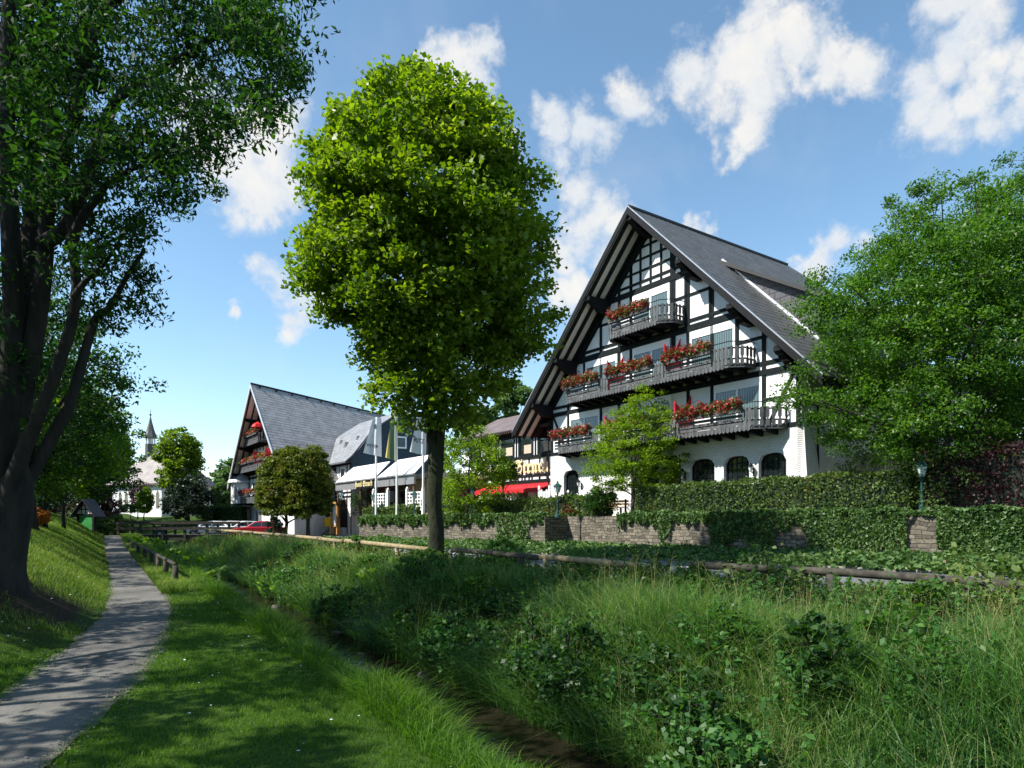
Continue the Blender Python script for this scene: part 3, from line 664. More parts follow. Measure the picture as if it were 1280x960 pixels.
def balcony(T, parent, c0, c1, dep, z, boxes, ch=.5, hgt=1.0, joist=.75, board=.16, gap=.055, mat='greywood', slat=True, name='balcony'):
    """deck at height z projecting dep from the wall, chamfered ends, board railing, slats under the flower boxes"""
    dk = MB(T); pl = [(c0, 0, z-.16), (c0, dep-ch, z-.16), (c0+ch, dep, z-.16), (c1-ch, dep, z-.16), (c1, dep-ch, z-.16), (c1, 0, z-.16)]
    dk.prism(pl, (0, 0, .12)); k = int((c1-c0-1)/joist)
    for i in range(k+1):
        c = c0+.5+(c1-c0-1)*i/k; dk.prism([(c-.07, .0, z-.42), (c-.07, dep-.28, z-.30), (c-.07, dep-.28, z-.17), (c-.07, .0, z-.17)], (.14, 0, 0))
    root = dk.build(name, M['black'], parent)
    rl = MB(T); path = [(c0, .02), (c0, dep-ch), (c0+ch, dep), (c1-ch, dep), (c1, dep-ch), (c1, .02)]
    tr = MB(T); va = MB(T)
    for (p, q) in zip(path[:-1], path[1:]):
        L = math.hypot(q[0]-p[0], q[1]-p[1]); kx = max(1, int(L/(board+gap))); dx, dy = (q[0]-p[0])/L, (q[1]-p[1])/L
        va.bar((p[0], p[1], z-.10), (q[0], q[1], z-.10), .05, .20)                       # edge board
        tr.bar((p[0], p[1], z+hgt), (q[0], q[1], z+hgt), .035, .035); tr.bar((p[0], p[1], z+.2), (q[0], q[1], z+.2), .05, .07)
        tr.bar((p[0], p[1], z+hgt-.3), (q[0], q[1], z+hgt-.3), .05, .07)
        for i in range(kx):
            f = (i+.5)*L/kx; cc, dd = p[0]+dx*f, p[1]+dy*f
            if dx > .99 and any(b0-.05 < cc < b1+.05 for b0, b1 in boxes):
                continue
            ox, oy = -dy*.035, dx*.035
            b = board/2
            prof = [(-b, .02), (b, .02), (b, .28), (b*.55, .33), (b*.55, .40), (b, .45), (b, .75), (b*.7, .88), (-b*.7, .88), (-b, .75), (-b, .45), (-b*.55, .40), (-b*.55, .33), (-b, .28)]
            rl.prism([(cc+dx*x+ox, dd+dy*x+oy, z+zz-.1) for x, zz in prof], (ox*.7, oy*.7, 0))
    for b0, b1 in boxes:
        for zz in (.02, .20, .38): rl.box(b0, b1, dep+.03, dep+.06, z+zz, z+zz+.13)
    # scalloped valance
    kk = int((c1-c0-2*ch)/.22)
    for i in range(kk):
        c = c0+ch+(i+.5)*.22; va.prism([(c-.1, dep+.03, z), (c+.1, dep+.03, z), (c+.1, dep+.03, z-.2), (c, dep+.03, z-.27), (c-.1, dep+.03, z-.2)], (0, .03, 0))
    rl.build('railing_boards', M[mat], root); va.build('edge_board', M[mat], root); tr.build('handrail', M['black'], root); return root
def text_mesh(s, size, depth, T, mat, parent, name='letters', bold=0, pos=(0, 0, 0), width=None):
    cu = bpy.data.curves.new('t', 'FONT'); cu.body = s; cu.size = size; cu.extrude = depth; cu.offset = bold
    ob = bpy.data.objects.new('t', cu); COL.objects.link(ob); dg = bpy.context.evaluated_depsgraph_get(); dg.update()
    me = bpy.data.meshes.new_from_object(ob.evaluated_get(dg)); COL.objects.unlink(ob); bpy.data.objects.remove(ob)
    V = np.array([v.co[:] for v in me.vertices]); F = [list(p.vertices) for p in me.polygons]; bpy.data.meshes.remove(me)
    if len(V) == 0: return None
    k = width/(V[:, 0].max()-V[:, 0].min()) if width else 1.0
    V[:, 0] = (V[:, 0]-V[:, 0].min())*k
    W = [T((pos[0]+v[0], pos[1]+v[2], pos[2]+v[1])) for v in V]
    return link_mesh(name, W, F, mat, parent)

# ------------------------------------------------------------------ the large half-timbered hotel
def build_hotel():
    T = TF(HQ, U, NF); zr = 18.4; OV = 1.7; hw = 8.83; ev = 2.0
    root = empty('timbered_hotel', (*HQ, zt(15)), 'large white hotel with dark timber framed gable, three balcony floors and steep grey tiled roof', 'hotel', 'hotel buildings')
    # walls: timbered gable storeys + side walls
    w = MB(T); D = -15.0; zg = zr-.42
    w.poly([(-hw, 0, 5.95), (hw, 0, 5.95), (hw, 0, zg-hw), (0, 0, zg), (-hw, 0, zg-hw)])
    w.quad((hw, 0, 5.95), (hw, D, 5.95), (hw, D, zg-hw), (hw, 0, zg-hw)); w.quad((-hw, 0, 1.5), (-hw, D, 1.5), (-hw, D, zg-hw), (-hw, 0, zg-hw))
    w.quad((-hw, D, 1.5), (hw, D, 1.5), (hw, D, zg-hw), (-hw, D, zg-hw))
    w.build('upper_wall', M['plaster'], root)
    # ground floor in painted brick with arched openings
    g = MB(T); d0 = .06; zb, ztp = 1.5, 5.93
    def bq(p, q, r_, s_): g.quad(*[(x, d0, z) for x, z in (p, q, r_, s_)], [(x, z) for x, z in (p, q, r_, s_)])
    ops = [(-7.45, -6.0, 2.9, 4.55, 4.88, .28), (-1.45, 2.15, 2.3, 4.95, 5.3, 1.15), (2.72, 4.28, 3.3, 4.5, 4.86, .28), (4.82, 6.25, 3.3, 4.5, 4.86, .28), (6.75, 8.18-.03, 3.3, 4.5, 4.86, .28)]
    xs = -hw
    for (a, b, s0, s1, s2, rv) in ops:
        bq((xs, zb), (a, zb), (a, ztp), (xs, ztp)); bq((a, zb), (b, zb), (b, s0), (a, s0)); k = 10
        arc = [(a+(b-a)*i/k, s1+(s2-s1)*math.sqrt(max(0, 1-(2*i/k-1)**2))**.8) for i in range(k+1)]
        for p, q in zip(arc[:-1], arc[1:]):
            bq(p, q, (q[0], ztp), (p[0], ztp)); g.quad((p[0], d0, p[1]), (q[0], d0, q[1]), (q[0], d0-rv, q[1]), (p[0], d0-rv, p[1]), [(0, 0), (.2, 0), (.2, rv), (0, rv)])
        for x in (a, b): g.quad((x, d0, s0), (x, d0-rv, s0), (x, d0-rv, s1), (x, d0, s1), [(0, s0), (rv, s0), (rv, s1), (0, s1)])
        g.quad((a, d0, s0), (b, d0, s0), (b, d0-rv, s0), (a, d0-rv, s0), [(a, 0), (b, 0), (b, rv), (a, rv)]); xs = b
    bq((xs, zb), (hw-.15, zb), (hw-.15, ztp), (xs, ztp))
    x1 = hw+.06                                                        # flared corner and side wall
    g.add([(hw-.15, d0, zb), (hw-.15, d0, ztp), (x1+.5, .25, zb), (x1, -.1, ztp)], [(0, 2, 3, 1)], [[(0, zb), (.8, zb), (.4, ztp), (0, ztp)]])
    g.quad((x1+.5, .25, zb), (x1+.5, -.9, zb), (x1, -.9, ztp), (x1, -.1, ztp), [(0, zb), (1.1, zb), (.9, ztp), (0, ztp)])
    g.quad((x1, -.9, zb), (x1, D, zb), (x1, D, ztp), (x1, -.9, ztp), [(0, zb), (-D, zb), (-D, ztp), (0, ztp)])
    g.quad((x1+.5, -.9, zb), (x1, -.9, zb), (x1, -.9, ztp), (x1+.001, -.9, ztp))
    # low side wing
    g.box(x1+.02, x1+2.6, -5.2, -11, zb, 5.0)
    g.build('brick_ground_floor', M['brickwhite'], root)
    for i, (a, b, s0, s1, s2, rv) in enumerate(ops):
        dd = d0-rv+.02; f = MB(T); k = 10; arc = [(a+(b-a)*j/k, s1+(s2-s1)*math.sqrt(max(0, 1-(2*j/k-1)**2))**.8) for j in range(k+1)]
        gl = MB(T); gl.poly([(a, dd, s0), (b, dd, s0)]+[(x, dd, z) for x, z in reversed(arc)])
        nb = 5 if rv < 1 else 8
        for j in range(1, nb): x = a+(b-a)*j/nb; f.box(x-.014, x+.014, dd, dd+.03, s0, np.interp(x, [q[0] for q in arc], [q[1] for q in arc]))
        for zz in np.arange(s0+.3, s1+.2, .3): f.box(a, b, dd, dd+.033, zz-.012, zz+.012)
        for (p, q) in zip(arc[:-1], arc[1:]): f.bar((p[0], dd+.02, p[1]-.03), (q[0], dd+.02, q[1]-.03), .07, .07)
        f.box(a, a+.07, dd, dd+.06, s0, s1); f.box(b-.07, b, dd, dd+.06, s0, s1)
        fo = f.build('arched_window', M['timber'], root); gl.build('pane', M['glass_dark'], fo)
    # timber frame on the gable
    t = MB(T); top = lambda c: zg-.25-abs(c)
    cols = [(-8.7, 5.95), (-7.05, 5.95), (-5.5, 8.6), (-4.0, 5.95), (-2.45, 5.95), (-1.5, 5.95), (2.6, 5.95), (4.1, 5.95), (7.0, 5.95), (5.55, 9.1), (8.7, 5.95), (1.65, 8.9),
            (2.45, 11.6), (4.0, 11.6), (-1.5, 11.6), (1.5, 8.9)]
    for c, z0 in cols: vbeam(t, c, z0, top(c), .19)
    for c in (-.76, 0, .76): vbeam(t, c, 14.5, top(c), .13)
    for z, h, x in ((16.85, .12, .051), (16.22, .12, .051), (15.56, .12, .051), (14.95, .14, .053), (14.52, .30, .07)):
        cc = min(zg-.2-z, 3.0 if z > 14 else 9); hbeam(t, -cc, cc, z, h, 0, x)
    for z, h, x in ((13.3, .14, .05), (11.98, .16, .055), (11.58, .34, .07), (10.2, .14, .05), (8.98, .18, .055), (8.55, .26, .07), (7.3, .14, .05), (6.02, .2, .09)):
        cc = min(zg-.2-z, hw); 
        if z in (13.3, 10.2, 7.3):
            gaps = {13.3: [(-1.5, 1.5)], 10.2: [(-5.5, -2.45), (-1.5, 1.6), (2.5, 5.55)], 7.3: [(-7.0, -4.0), (-1.5, 1.6), (4.1, 7.0)]}[z]
            x0 = -cc
            for a, b in gaps: hbeam(t, x0, a, z, h, 0, x); x0 = b
            hbeam(t, x0, cc, z, h, 0, x)
        else: hbeam(t, -cc, cc, z, h, 0, x)
    dbeam(t, 7.2, 6.1, 8.6, 8.5); dbeam(t, -7.2, 6.1, -8.6, 8.5)
    for sgn in (-1, 1): dbeam(t, 0, zg-.28, sgn*8.6, zg-.28-8.6, .34, 0, .09)
    t.build('timber_frame', M['timber'], root)
    # balcony windows
    for (a, b, z0, z1) in ((-1.36, 1.36, 12.0, 14.33), (-5.38, -2.6, 9.0, 11.38), (-1.36, 1.5, 9.0, 11.38), (2.72, 5.45, 9.0, 11.38), (-6.9, -4.1, 6.1, 8.4), (-1.36, 1.5, 6.1, 8.4), (4.22, 6.9, 6.1, 8.4)):
        window(T, root, a, b, z0, z1, 0, 1, box=.26, w=.13, proud=.05)
    # roof: two planes with thickness, cut back at the far end by a half-hip
    L = 14.8+0; th = .22
    r = MB(T); d1, dE = OV, OV-16.5
    for sg in (-1, 1):
        ce, ze = sg*(hw+ev), zr-(hw+ev); ch = sg*2.2
        P = [(0, d1, zr), (ce, d1, ze), (ce, dE, ze), (ch, dE, zr-2.2), (0, dE+2.2, zr)]
        uv = [(v[1]+20, -abs(v[0])*1.414) for v in P]; r.poly(P, uv)
        r.poly([(v[0], v[1], v[2]-th) for v in reversed(P)])
        r.quad(P[1], P[2], (P[2][0], P[2][1], P[2][2]-th), (P[1][0], P[1][1], P[1][2]-th))
        r.quad(P[2], P[3], (P[3][0], P[3][1], P[3][2]-th), (P[2][0], P[2][1], P[2][2]-th))
    r.poly([(0, dE+2.2, zr), (2.2, dE, zr-2.2), (-2.2, dE, zr-2.2)], [(0, 0), (2.2, 3), (-2.2, 3)])
    roof = r.build('roof', M['tiles'], root)
    rc = MB(T); rc.tube([(0, d1+.02, zr+.02), (0, dE+2.2, zr+.02)], .11, 6); rc.build('ridge_cap', M['tiles'], roof)
    bb = MB(T)
    for sg in (-1, 1):
        c1 = sg*(hw+ev); z1 = zr-(hw+ev)
        bb.prism([(0, d1+.01, zr+.02), (c1, d1+.01, z1+.02), (c1, d1+.01, z1-.40), (0, d1+.01, zr-.40)], (0, .06, 0))
    bb.build('barge_board', M['black'], roof)
    vg = MB(T)
    for sg in (-1, 1): c1 = sg*(hw+ev); z1 = zr-(hw+ev); vg.prism([(0, d1+.075, zr+.06), (c1, d1+.075, z1+.06), (c1, d1+.075, z1), (0, d1+.075, zr)], (0, -.12, 0))
    vg.build('verge_tiles', M['metal'], roof)
    sf = MB(T); rf = MB(T)                                              # boarded soffit with rafters, left and right
    for sg in (-1, 1):
        c1 = sg*(hw+ev-.1); z1 = zr-(hw+ev-.1)
        sf.quad((0, .0, zr-.30), (0, d1, zr-.30), (c1, d1, z1-.30), (c1, .0, z1-.30))
        for dd in (.2, .86, 1.5):
            rf.prism([(0, dd-.1, zr-.301), (c1, dd-.1, z1-.301), (c1, dd-.1, z1-.47), (0, dd-.1, zr-.47)], (0, .2, 0))
    sf.build('soffit', M['soffit'], roof, recalc=False); rf.build('rafters', M['black'], roof)
    for sg in (-1, 1):
        for c in (.0, 3.35, 6.35, 8.75):
            if c == 0 and sg > 0: continue
            cc = sg*c; z = zr-c-.46; b = MB(T)
            b.prism([(cc-.17, .05, z), (cc-.17, OV-.05, z), (cc-.17, OV-.05, z-.22), (cc-.17, OV-.2, z-.34), (cc-.17, OV-.35, z-.36), (cc-.17, OV-.5, z-.55), (cc-.17, OV-.7, z-.58), (cc-.17, OV-.9, z-.75), (cc-.17, .05, z-.80)], (.34, 0, 0))
            b.build('purlin_bracket', M['black'], roof)
    # shed dormer on the right slope
    dm = MB(T); hx = 3.0; ts, te = -2.3, -12.6; ax, az = hx, zr-hx; bx = 9.0; bz = az-(bx-ax)*math.tan(R(30))
    P = [(ax, ts+.45, az+.03), (bx, ts+.45, bz), (bx, te, bz), (ax, te, az+.03)]
    dm.poly(P, [(v[1]+20, -abs(v[0])*1.15) for v in P]); dm.poly([(v[0], v[1], v[2]-.2) for v in reversed(P)]); 
    for i in range(4): p, q = P[i], P[(i+1) % 4]; dm.quad(p, q, (q[0], q[1], q[2]-.2), (p[0], p[1], p[2]-.2))
    do = dm.build('dormer_roof', M['tiles'], roof)
    ck = MB(T); cxx = 8.3; cz = az-(cxx-ax)*math.tan(R(30))-.2
    P = [(ax, ts, az), (cxx, ts, cz), (cxx, ts, zr-cxx+.0)]; ck.poly(P, [(v[0], v[2]) for v in P])
    P = [(cxx, ts, cz), (cxx, te, cz), (cxx, te, zr-cxx), (cxx, ts, zr-cxx)]; ck.poly(P, [(v[1], v[2]) for v in P])
    ck.build('dormer_cheek', M['slate_cheek'], do)
    fl = MB(T); fl.bar((ax-.1, ts+.03, az+.14), (cxx, ts+.03, zr-cxx+.06), .14, .05, (0, 1, 0)); fl.build('flashing', M['zinc'], do)
    for k_ in range(4): window(TF(HQ+cxx*U, NF, U), do, te+.8+k_*2.4, te+2.2+k_*2.4, zr-cxx+.4, cz-.2, 0, 1)
    # balconies and their planters
    bx3 = [(-1.6, 1.1)]; bx2 = [(-5.6, -2.75), (-1.8, 1.4), (2.35, 5.1)]; bx1 = [(-6.75, -3.4), (-1.6, 1.0), (3.2, 6.8)]
    balcony(T, root, -2.35, 2.35, 1.3, 12.05, bx3); balcony(T, root, -6.1, 6.55, 1.3, 9.0, bx2); balcony(T, root, -7.3, 8.2, 1.3, 6.05, bx1, .9)
    G = 'geranium boxes on the balconies of the large hotel'
    labs = [(bx3[0], 13.02, 'red geranium box on the topmost small balcony of the large hotel'),
            (bx2[0], 9.98, 'red geranium box at the left end of the long middle balcony of the large hotel'),
            (bx2[1], 9.98, 'red geranium box in the centre of the long middle balcony of the large hotel'),
            (bx2[2], 9.98, 'red geranium box at the right end of the long middle balcony of the large hotel'),
            (bx1[0], 7.02, 'red geranium box at the left end of the lowest balcony of the large hotel'),
            (bx1[1], 7.02, 'short red geranium box behind the small tree on the lowest balcony'),
            (bx1[2], 7.02, 'long red geranium box at the right of the lowest balcony of the large hotel')]
    for i, ((a, b), z, lb) in enumerate(labs): flower_box(T, a-.1, b+.1, 1.36, z-.16, lb, G, 100+i, n=2600, size=.105)
    def divider(c, z, h=1.85):
        m = MB(T); k = 10; pts = [(c, .05, z)]+[(c, 1.28, z)]+[(c, 1.28-(1.23*i/k), z+h*(.80-.16*math.sin(math.pi*i/k)+.2*(i/k)**3)) for i in range(k+1)]
        m.prism(pts, (.03, 0, 0)); m.build('red_privacy_screen', M['red'], root)
        for dd in (.07, 1.26): pm = MB(T); pm.box(c-.02, c+.05, dd-.02, dd+.02, z, z+h*.8); pm.build('screen_post', M['red'], root)
    divider(-2.1, 9.0, 2.15); divider(2.1, 9.0, 2.2); divider(-2.3, 6.05, 2.0); divider(2.8, 6.05, 2.1); 
    # downpipes
    dp = MB(T); dp.tube([(-hw-.1, .15, 1.8), (-hw-.1, .15, 8.6), (-hw-.6, .6, 9.0)], .05, 6); dp.build('downpipe', M['timber'], root)
    dp = MB(T); dp.tube([(hw+.2, -.95, 1.8), (hw+.2, -.95, 7.6)], .05, 6); dp.build('downpipe', M['timber'], root)
    # lanterns on the brick front
    for (c, z, lb) in ((-5.72, 3.95, 'black wall lantern right of the small left arched window'), (2.45, 4.15, 'black wall lantern left of the first of three arched windows'), (6.5, 4.15, 'black wall lantern between the two right arched windows')):
        lr = empty('wall_lantern', T((c, d0, z)), lb, 'lantern', 'lanterns on the large hotel front')
        m = MB(T); m.box(c-.03, c+.03, d0, d0+.04, z-.3, z+.1); m.bar((c, d0+.02, z-.2), (c, d0+.24, z-.1), .025, .025); m.build('bracket', M['black'], lr)
        x, y, _ = T((c, d0+.24, z)); m = MB(); m.lathe((x, y, z), [(.03, -.12), (.07, -.08), (.12, .12)], 6); m.build('lantern_glass', M['lampglass'], lr)
        m = MB(); m.lathe((x, y, z), [(.15, .12), (.14, .15), (.05, .25), (.02, .32)], 6); m.build('lantern_cap', M['black'], lr)
    return T
TH = build_hotel()
def sun_parasol(): pass

# ------------------------------------------------------------------ link building with the red awning
def build_link():
    o = HQ+(-8.83)*U+(-.55)*NF; T = TF(o, U, NF); x0 = -12.5
    root = empty('restaurant_wing', (*T((x0/2, 0, 0))[:2], zt(30)), 'low white timbered restaurant wing with red brown tiled roof beside the large hotel', 'building', 'hotel buildings')
    w = MB(T); w.box(x0, -.05, -7, 0, 1.5, 8.1); w.build('wall', M['plaster'], root)
    r = MB(T); P = [(x0-.3, .65, 8.05), (0.0, .65, 8.05), (0.0, -3.6, 10.2), (x0-.3, -3.6, 10.2)]; r.poly(P, [(v[0], (v[2]-8)*1.9) for v in P])
    P2 = [(x0-.3, -3.6, 10.2), (0, -3.6, 10.2), (0, -7.5, 8.0), (x0-.3, -7.5, 8.0)]; r.poly(P2, [(v[0], (v[2]-8)*1.9) for v in P2])
    r.quad(P[0], P[1], (P[1][0], P[1][1], 7.93), (P[0][0], P[0][1], 7.93)); r.poly([P[0], P[3], P2[3]]); ro = r.build('roof', M['tiles_red'], root)
    e = MB(T)
    for i in range(int(-x0/.27)): c = -(i+.5)*.27; e.tube([(c, .5, 8.12), (c, .72, 8.01)], .085, 6)
    e.build('eaves_tiles', M['tiles_red'], ro)
    s = MB(T); s.quad((x0, 0.01, 7.9), (0, .01, 7.9), (0, .62, 7.98), (x0, .62, 7.98)); s.build('soffit', M['timber'], ro)
    t = MB(T); hbeam(t, x0, -.05, 7.82, .3, 0, .08); hbeam(t, x0, -.05, 6.12, .2, 0, .1); hbeam(t, x0, -.05, 4.82, .16); hbeam(t, x0, -.05, 4.42, .2, 0, .12)
    for c in (-1.1, -1.9-.05, -3.2, -4.05, -5.6, -6.4, -7.9, -8.7, -10.2, -11.0): vbeam(t, c, 4.42, 6.1, .12)
    for c in np.arange(-12.2, -.2, .85): vbeam(t, c, 4.5, 4.8, .13, 0, .048)
    for c in (-.25, -2.45, -2.15, -4.75, -4.45, -7.05, -6.75, -9.3, -9.0): vbeam(t, c, 6.2, 7.75, .14, 0, .05)
    t.build('timber_frame', M['timber'], root)
    for c0 in (-2.05, -4.35, -6.65, -8.9, -11.2):
        window(T, root, c0, c0+1.65, 6.25, 7.7, 0, 0, glass='glass_dark', frame='timber', w=.1, bars=(7.15,), proud=.045)
    for c0 in (-2.05, -4.35, -6.65): cb = MB(T); cb.box(c0+.55, c0+1.4, .018, .03, 6.4, 7.0); cb.build('half_curtain', M['curtain_beige'], root)
    text = None
    for i in range(5):
        c0 = x0+.8+i*2.35; window(T, root, c0, c0+1.3, 2.3, 4.0, 0, 1, glass='glass_dark', frame='brown', w=.1)
    sg = empty('gilt_sign', T((-4, .1, 5.3)), 'gilt old style lettering on the white wall above the red awning', 'sign', 'hotel signs')
    text_mesh('\U0001D57E\U0001D599\U0001D597\U0001D59A\U0001D588\U0001D590', 1.35, .03, T, M['gold'], sg, 'letters', .008, (-4.95, .14, 4.98), 4.2)
    text_mesh('\U0001D573\U0001D594\U0001D599\U0001D58A\U0001D591', 1.35, .03, T, M['gold'], sg, 'letters', .008, (-9.5, .14, 4.98), 4.0)
    rl = MB(T); rl.box(-9.4, -.1, .06, .1, 5.22, 5.26); rl.build('mounting_rail', M['timber'], sg)
    aw = empty('red_awning', T((-5, .3, 4)), 'long red awning over the ground floor of the restaurant wing', 'awning')
    m = MB(T); m.prism([(x0+1, .05, 4.25), (x0+1, 1.3, 3.85), (x0+1, 1.3, 3.78), (x0+1, .05, 4.18)], (-x0-1.1, 0, 0)); m.build('cloth', M['red'], aw)
    m = MB(T)
    for i in range(40): c = x0+1+i*(-x0-1.1)/40; wd = (-x0-1.1)/40; m.prism([(c, 1.3, 3.84), (c+wd, 1.3, 3.84), (c+wd, 1.3, 3.62), (c+wd/2, 1.3, 3.54), (c, 1.3, 3.62)], (0, .02, 0))
    m.build('valance', M['red'], aw)
M['curtain_beige'] = rough_mat('beige_half_curtain', (.40, .33, .25), (.52, .44, .34), 8, .9, 0)
build_link()
# ------------------------------------------------------------------ middle building: timbered front, slate roof, blue slate end, awnings
def build_middle():
    K = 1.12; o = np.array([-13.4, 55.])*K; T = TF(o, U, NF); zz = lambda z: 2+(z-2)*K; gz = .3
    root = empty('slate_roofed_house', (*T((-5, 0, 0))[:2], gz), 'white timbered house with pale slate roof and dark blue slate gable end', 'house', 'hotel buildings')
    x0 = -9.8; ez = zz(6.6); dp = 10.0
    w = MB(T); w.box(x0, 0, -dp, 0, gz-.3, ez); w.build('wall', M['plaster'], root)
    # blue slate clad end
    e = MB(T); P = [(.02, .05, ez-1.3), (.02, -dp, ez-1.3), (.02, -dp, ez), (.02, -5.0, 12.2), (.02, -2.2, 10.3), (.02, .05, ez)]
    e.poly(P, [(v[1], v[2]) for v in P]); e.build('slate_gable', M['slate_blue'], root)
    r = MB(T); prof = [(.75, ez-.05), (.1, ez+.5), (-2.0, 10.3), (-5.0, 12.3), (-8.6, 10.3), (-10.7, ez-.05)]; L = 0
    for (a, za), (b, zb) in zip(prof[:-1], prof[1:]):
        dl = math.hypot(b-a, zb-za); r.quad((x0-1, a, za), (.3, a, za), (.3, b, zb), (x0-1, b, zb), [(0, L), (11, L), (11, L+dl), (0, L+dl)])
        r.quad((.3, a, za), (.3, b, zb), (.3, b, zb-.16), (.3, a, za-.16)); L += dl
    r.quad((x0-1, .75, ez-.05), (.3, .75, ez-.05), (.3, .75, ez-.2), (x0-1, .75, ez-.2)); r.quad((x0-1, 0, ez-.12), (.3, 0, ez-.12), (.3, .75, ez-.18), (x0-1, .75, ez-.18))
    ro = r.build('roof', M['slate'], root)
    for i, c in enumerate((-8.4, -6.6, -4.0, -2.0)):
        z = 9.0+.45*(i % 2); d = -.95-.45*(i % 2); m = MB(T)
        m.add([(c-.45, d+.15, z-.25), (c+.45, d+.15, z-.25), (c, d+.1, z+.35), (c, d-1.1, z+.42)], [(0, 1, 2), (1, 3, 2), (0, 2, 3)]); m.build('roof_vent', M['slate'], ro)
    t = MB(T)
    for z, h in ((ez-.2, .22), (4.25, .14), (3.85, .14)): hbeam(t, x0, 0, z, h)
    for c in (-.08, -1.1, -3.1, -4.3, -6.3, -7.2, -9.0): vbeam(t, c, gz, ez-.3, .12)
    hbeam(t, x0, 0, 4.95, .12); dbeam(t, -.2, ez-.3, -1.0, 5.0, .12); t.build('timber_frame', M['timber'], root)
    for c0 in (-2.95, -6.1, -8.9): window(T, root, c0, c0+1.5, 5.1, 6.75, 0, 0, glass='glass_dark', w=.22, proud=.07)
    window(T, root, -2.9, -1.3, 2.7, 3.6, 0, 1, glass='glass_dark', frame='brown', w=.12)
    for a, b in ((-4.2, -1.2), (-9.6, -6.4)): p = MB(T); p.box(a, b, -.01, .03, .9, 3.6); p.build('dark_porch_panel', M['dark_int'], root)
    TE = TF(np.array(o)+.03*U, -NF, U); 
    window(TE, root, 4.4, 5.6, zz(7.9), zz(8.95), 0, 0, w=.14, glass='glass', proud=.06)
    # terrace wing running right with its awnings
    x1 = 16.4; wg = empty('terrace_wing', (*T((8, 0, 0))[:2], 1.9), 'single storey terrace wing with beige wall and grey fascia under white awnings', 'building', 'hotel buildings')
    w = MB(T); w.box(.05, x1, -6, -1.5, 1.5, 4.9); w.build('back_wall', M['brown'], wg)
    w = MB(T); w.box(11.6, x1, -1.5, -.2, 1.7, 4.8); w.build('side_wall', M['beige'], wg)
    w = MB(T); w.box(.1, x1, -6.2, .1, 4.85, 5.2); w.build('flat_roof', M['zinc'], wg)
    w = MB(T); w.box(.4, x1+.2, 1.55, 1.68, 4.3, 4.98); w.build('fascia', M['metal'], wg)
    for c in (.6, 6.0, 11.4, 16.2): w = MB(T); w.box(c-.08, c+.08, 1.4, 1.54, 1.8, 4.6); w.build('post', M['brown'], wg)
    for i, c in enumerate((1.2, 4.2, 7.6)): pn = MB(T); pn.box(c, c+2.2, -1.5, -1.44, 1.9, 4.2); pn.build('dark_window', M['glass_dark'], wg)
    for i, (a, b) in enumerate(((.5, 9.6), (10.1, 16.8))):
        aw = empty('white_awning', T(((a+b)/2, 1, 5.6)), ('white awning left of the fold above the gilt sign', 'white awning on the right, next to the big roadside tree')[i], 'awning', 'white awnings on the terrace wing')
        m = MB(T); m.add([(a, 1.75, 5.05), (b, 1.75, 5.05), (b-.1, .35, 6.45), (a+.9, .35, 6.45), (a, 1.75, 4.98), (b, 1.75, 4.98), (b-.1, .35, 6.35), (a+.9, .35, 6.35)],
                         [(0, 1, 2, 3), (7, 6, 5, 4), (0, 4, 5, 1), (1, 5, 6, 2), (3, 2, 6, 7), (0, 3, 7, 4)]); m.build('cloth', M['canvas'], aw)
        m = MB(T); m.box(a, b, 1.76, 1.82, 4.95, 5.06); m.build('front_bar', M['metal'], aw)
    sg = empty('gilt_sign', T((6.6, 1.7, 4.6)), 'small gilt lettering on the grey fascia below the white awning', 'sign', 'hotel signs')
    bd = MB(T); bd.box(5.3, 9.4, 1.69, 1.74, 4.36, 4.9); bd.build('sign_board', M['black'], sg)
    text_mesh('\U0001D573\U0001D594\U0001D599\U0001D58A\U0001D591 \U0001D57E\U0001D599\U0001D597\U0001D59A\U0001D588\U0001D590', .62, .015, T, M['gold'], sg, 'letters', .006, (5.4, 1.77, 4.45), 3.85)
    hs = empty('hanging_sign', T((.9, 1.4, 3.9)), 'ornate pale blue wrought iron sign hanging at the corner of the timbered house', 'sign')
    m = MB(T); rr = random.Random(4); c0, z0 = 1.0, 4.05
    for k_ in range(7):
        a = k_*math.pi*2/7; m.tube([(c0+.75*math.cos(a)*f, 1.4+.1*math.sin(5*f), z0+.65*math.sin(a)*f+.12*math.sin(f*6)) for f in np.linspace(0, 1, 6)], [.05, .045, .04, .035, .05, .02], 5)
    m.tube([(c0+.5*math.cos(a), 1.4, z0+.45*math.sin(a)) for a in np.linspace(0, 6.28, 14)], .04, 5); m.build('scrollwork', M['blue_iron'], hs)
    m = MB(T); m.bar((.0, 1.4, z0+.6), (c0+.6, 1.4, z0+.6), .05, .05); m.bar((0, .0, z0+.6), (0, 1.4, z0+.6), .05, .05); m.build('arm', M['black'], hs)
    # front court things
    mb_ = empty('mailbox', T((-2.3, 1.4, .5)), 'bright yellow box on a white post before the timbered house', 'mailbox')
    m = MB(T); m.box(-2.7, -1.9, 1.3, 1.75, 1.0, 1.75); m.box(-2.62, -1.98, 1.35, 1.7, 1.75, 1.85); m.build('box', M['yellow'], mb_)
    m = MB(T); m.box(-2.38, -2.22, 1.2, 1.29, .3, 4.0); m.build('post', M['white'], mb_)
    nb = empty('show_case', T((-.4, 1.6, .3)), 'honey coloured wooden display case at the foot of the stone wall corner', 'display case')
    m = MB(T); m.box(-1.2, -.95, 1.3, 1.6, .3, 3.1); m.box(.3, .55, 1.3, 1.6, .3, 3.1); m.box(-1.3, .65, 1.2, 1.75, 3.1, 3.3); m.box(-.95, .3, 1.35, 1.5, 1.0, 1.15); m.build('frame', M['orange_wood'], nb)
    m = MB(T); m.box(-.95, .3, 1.4, 1.45, 1.15, 3.1); m.build('glass_panel', M['lampglass'], nb)
    st = MB(T)
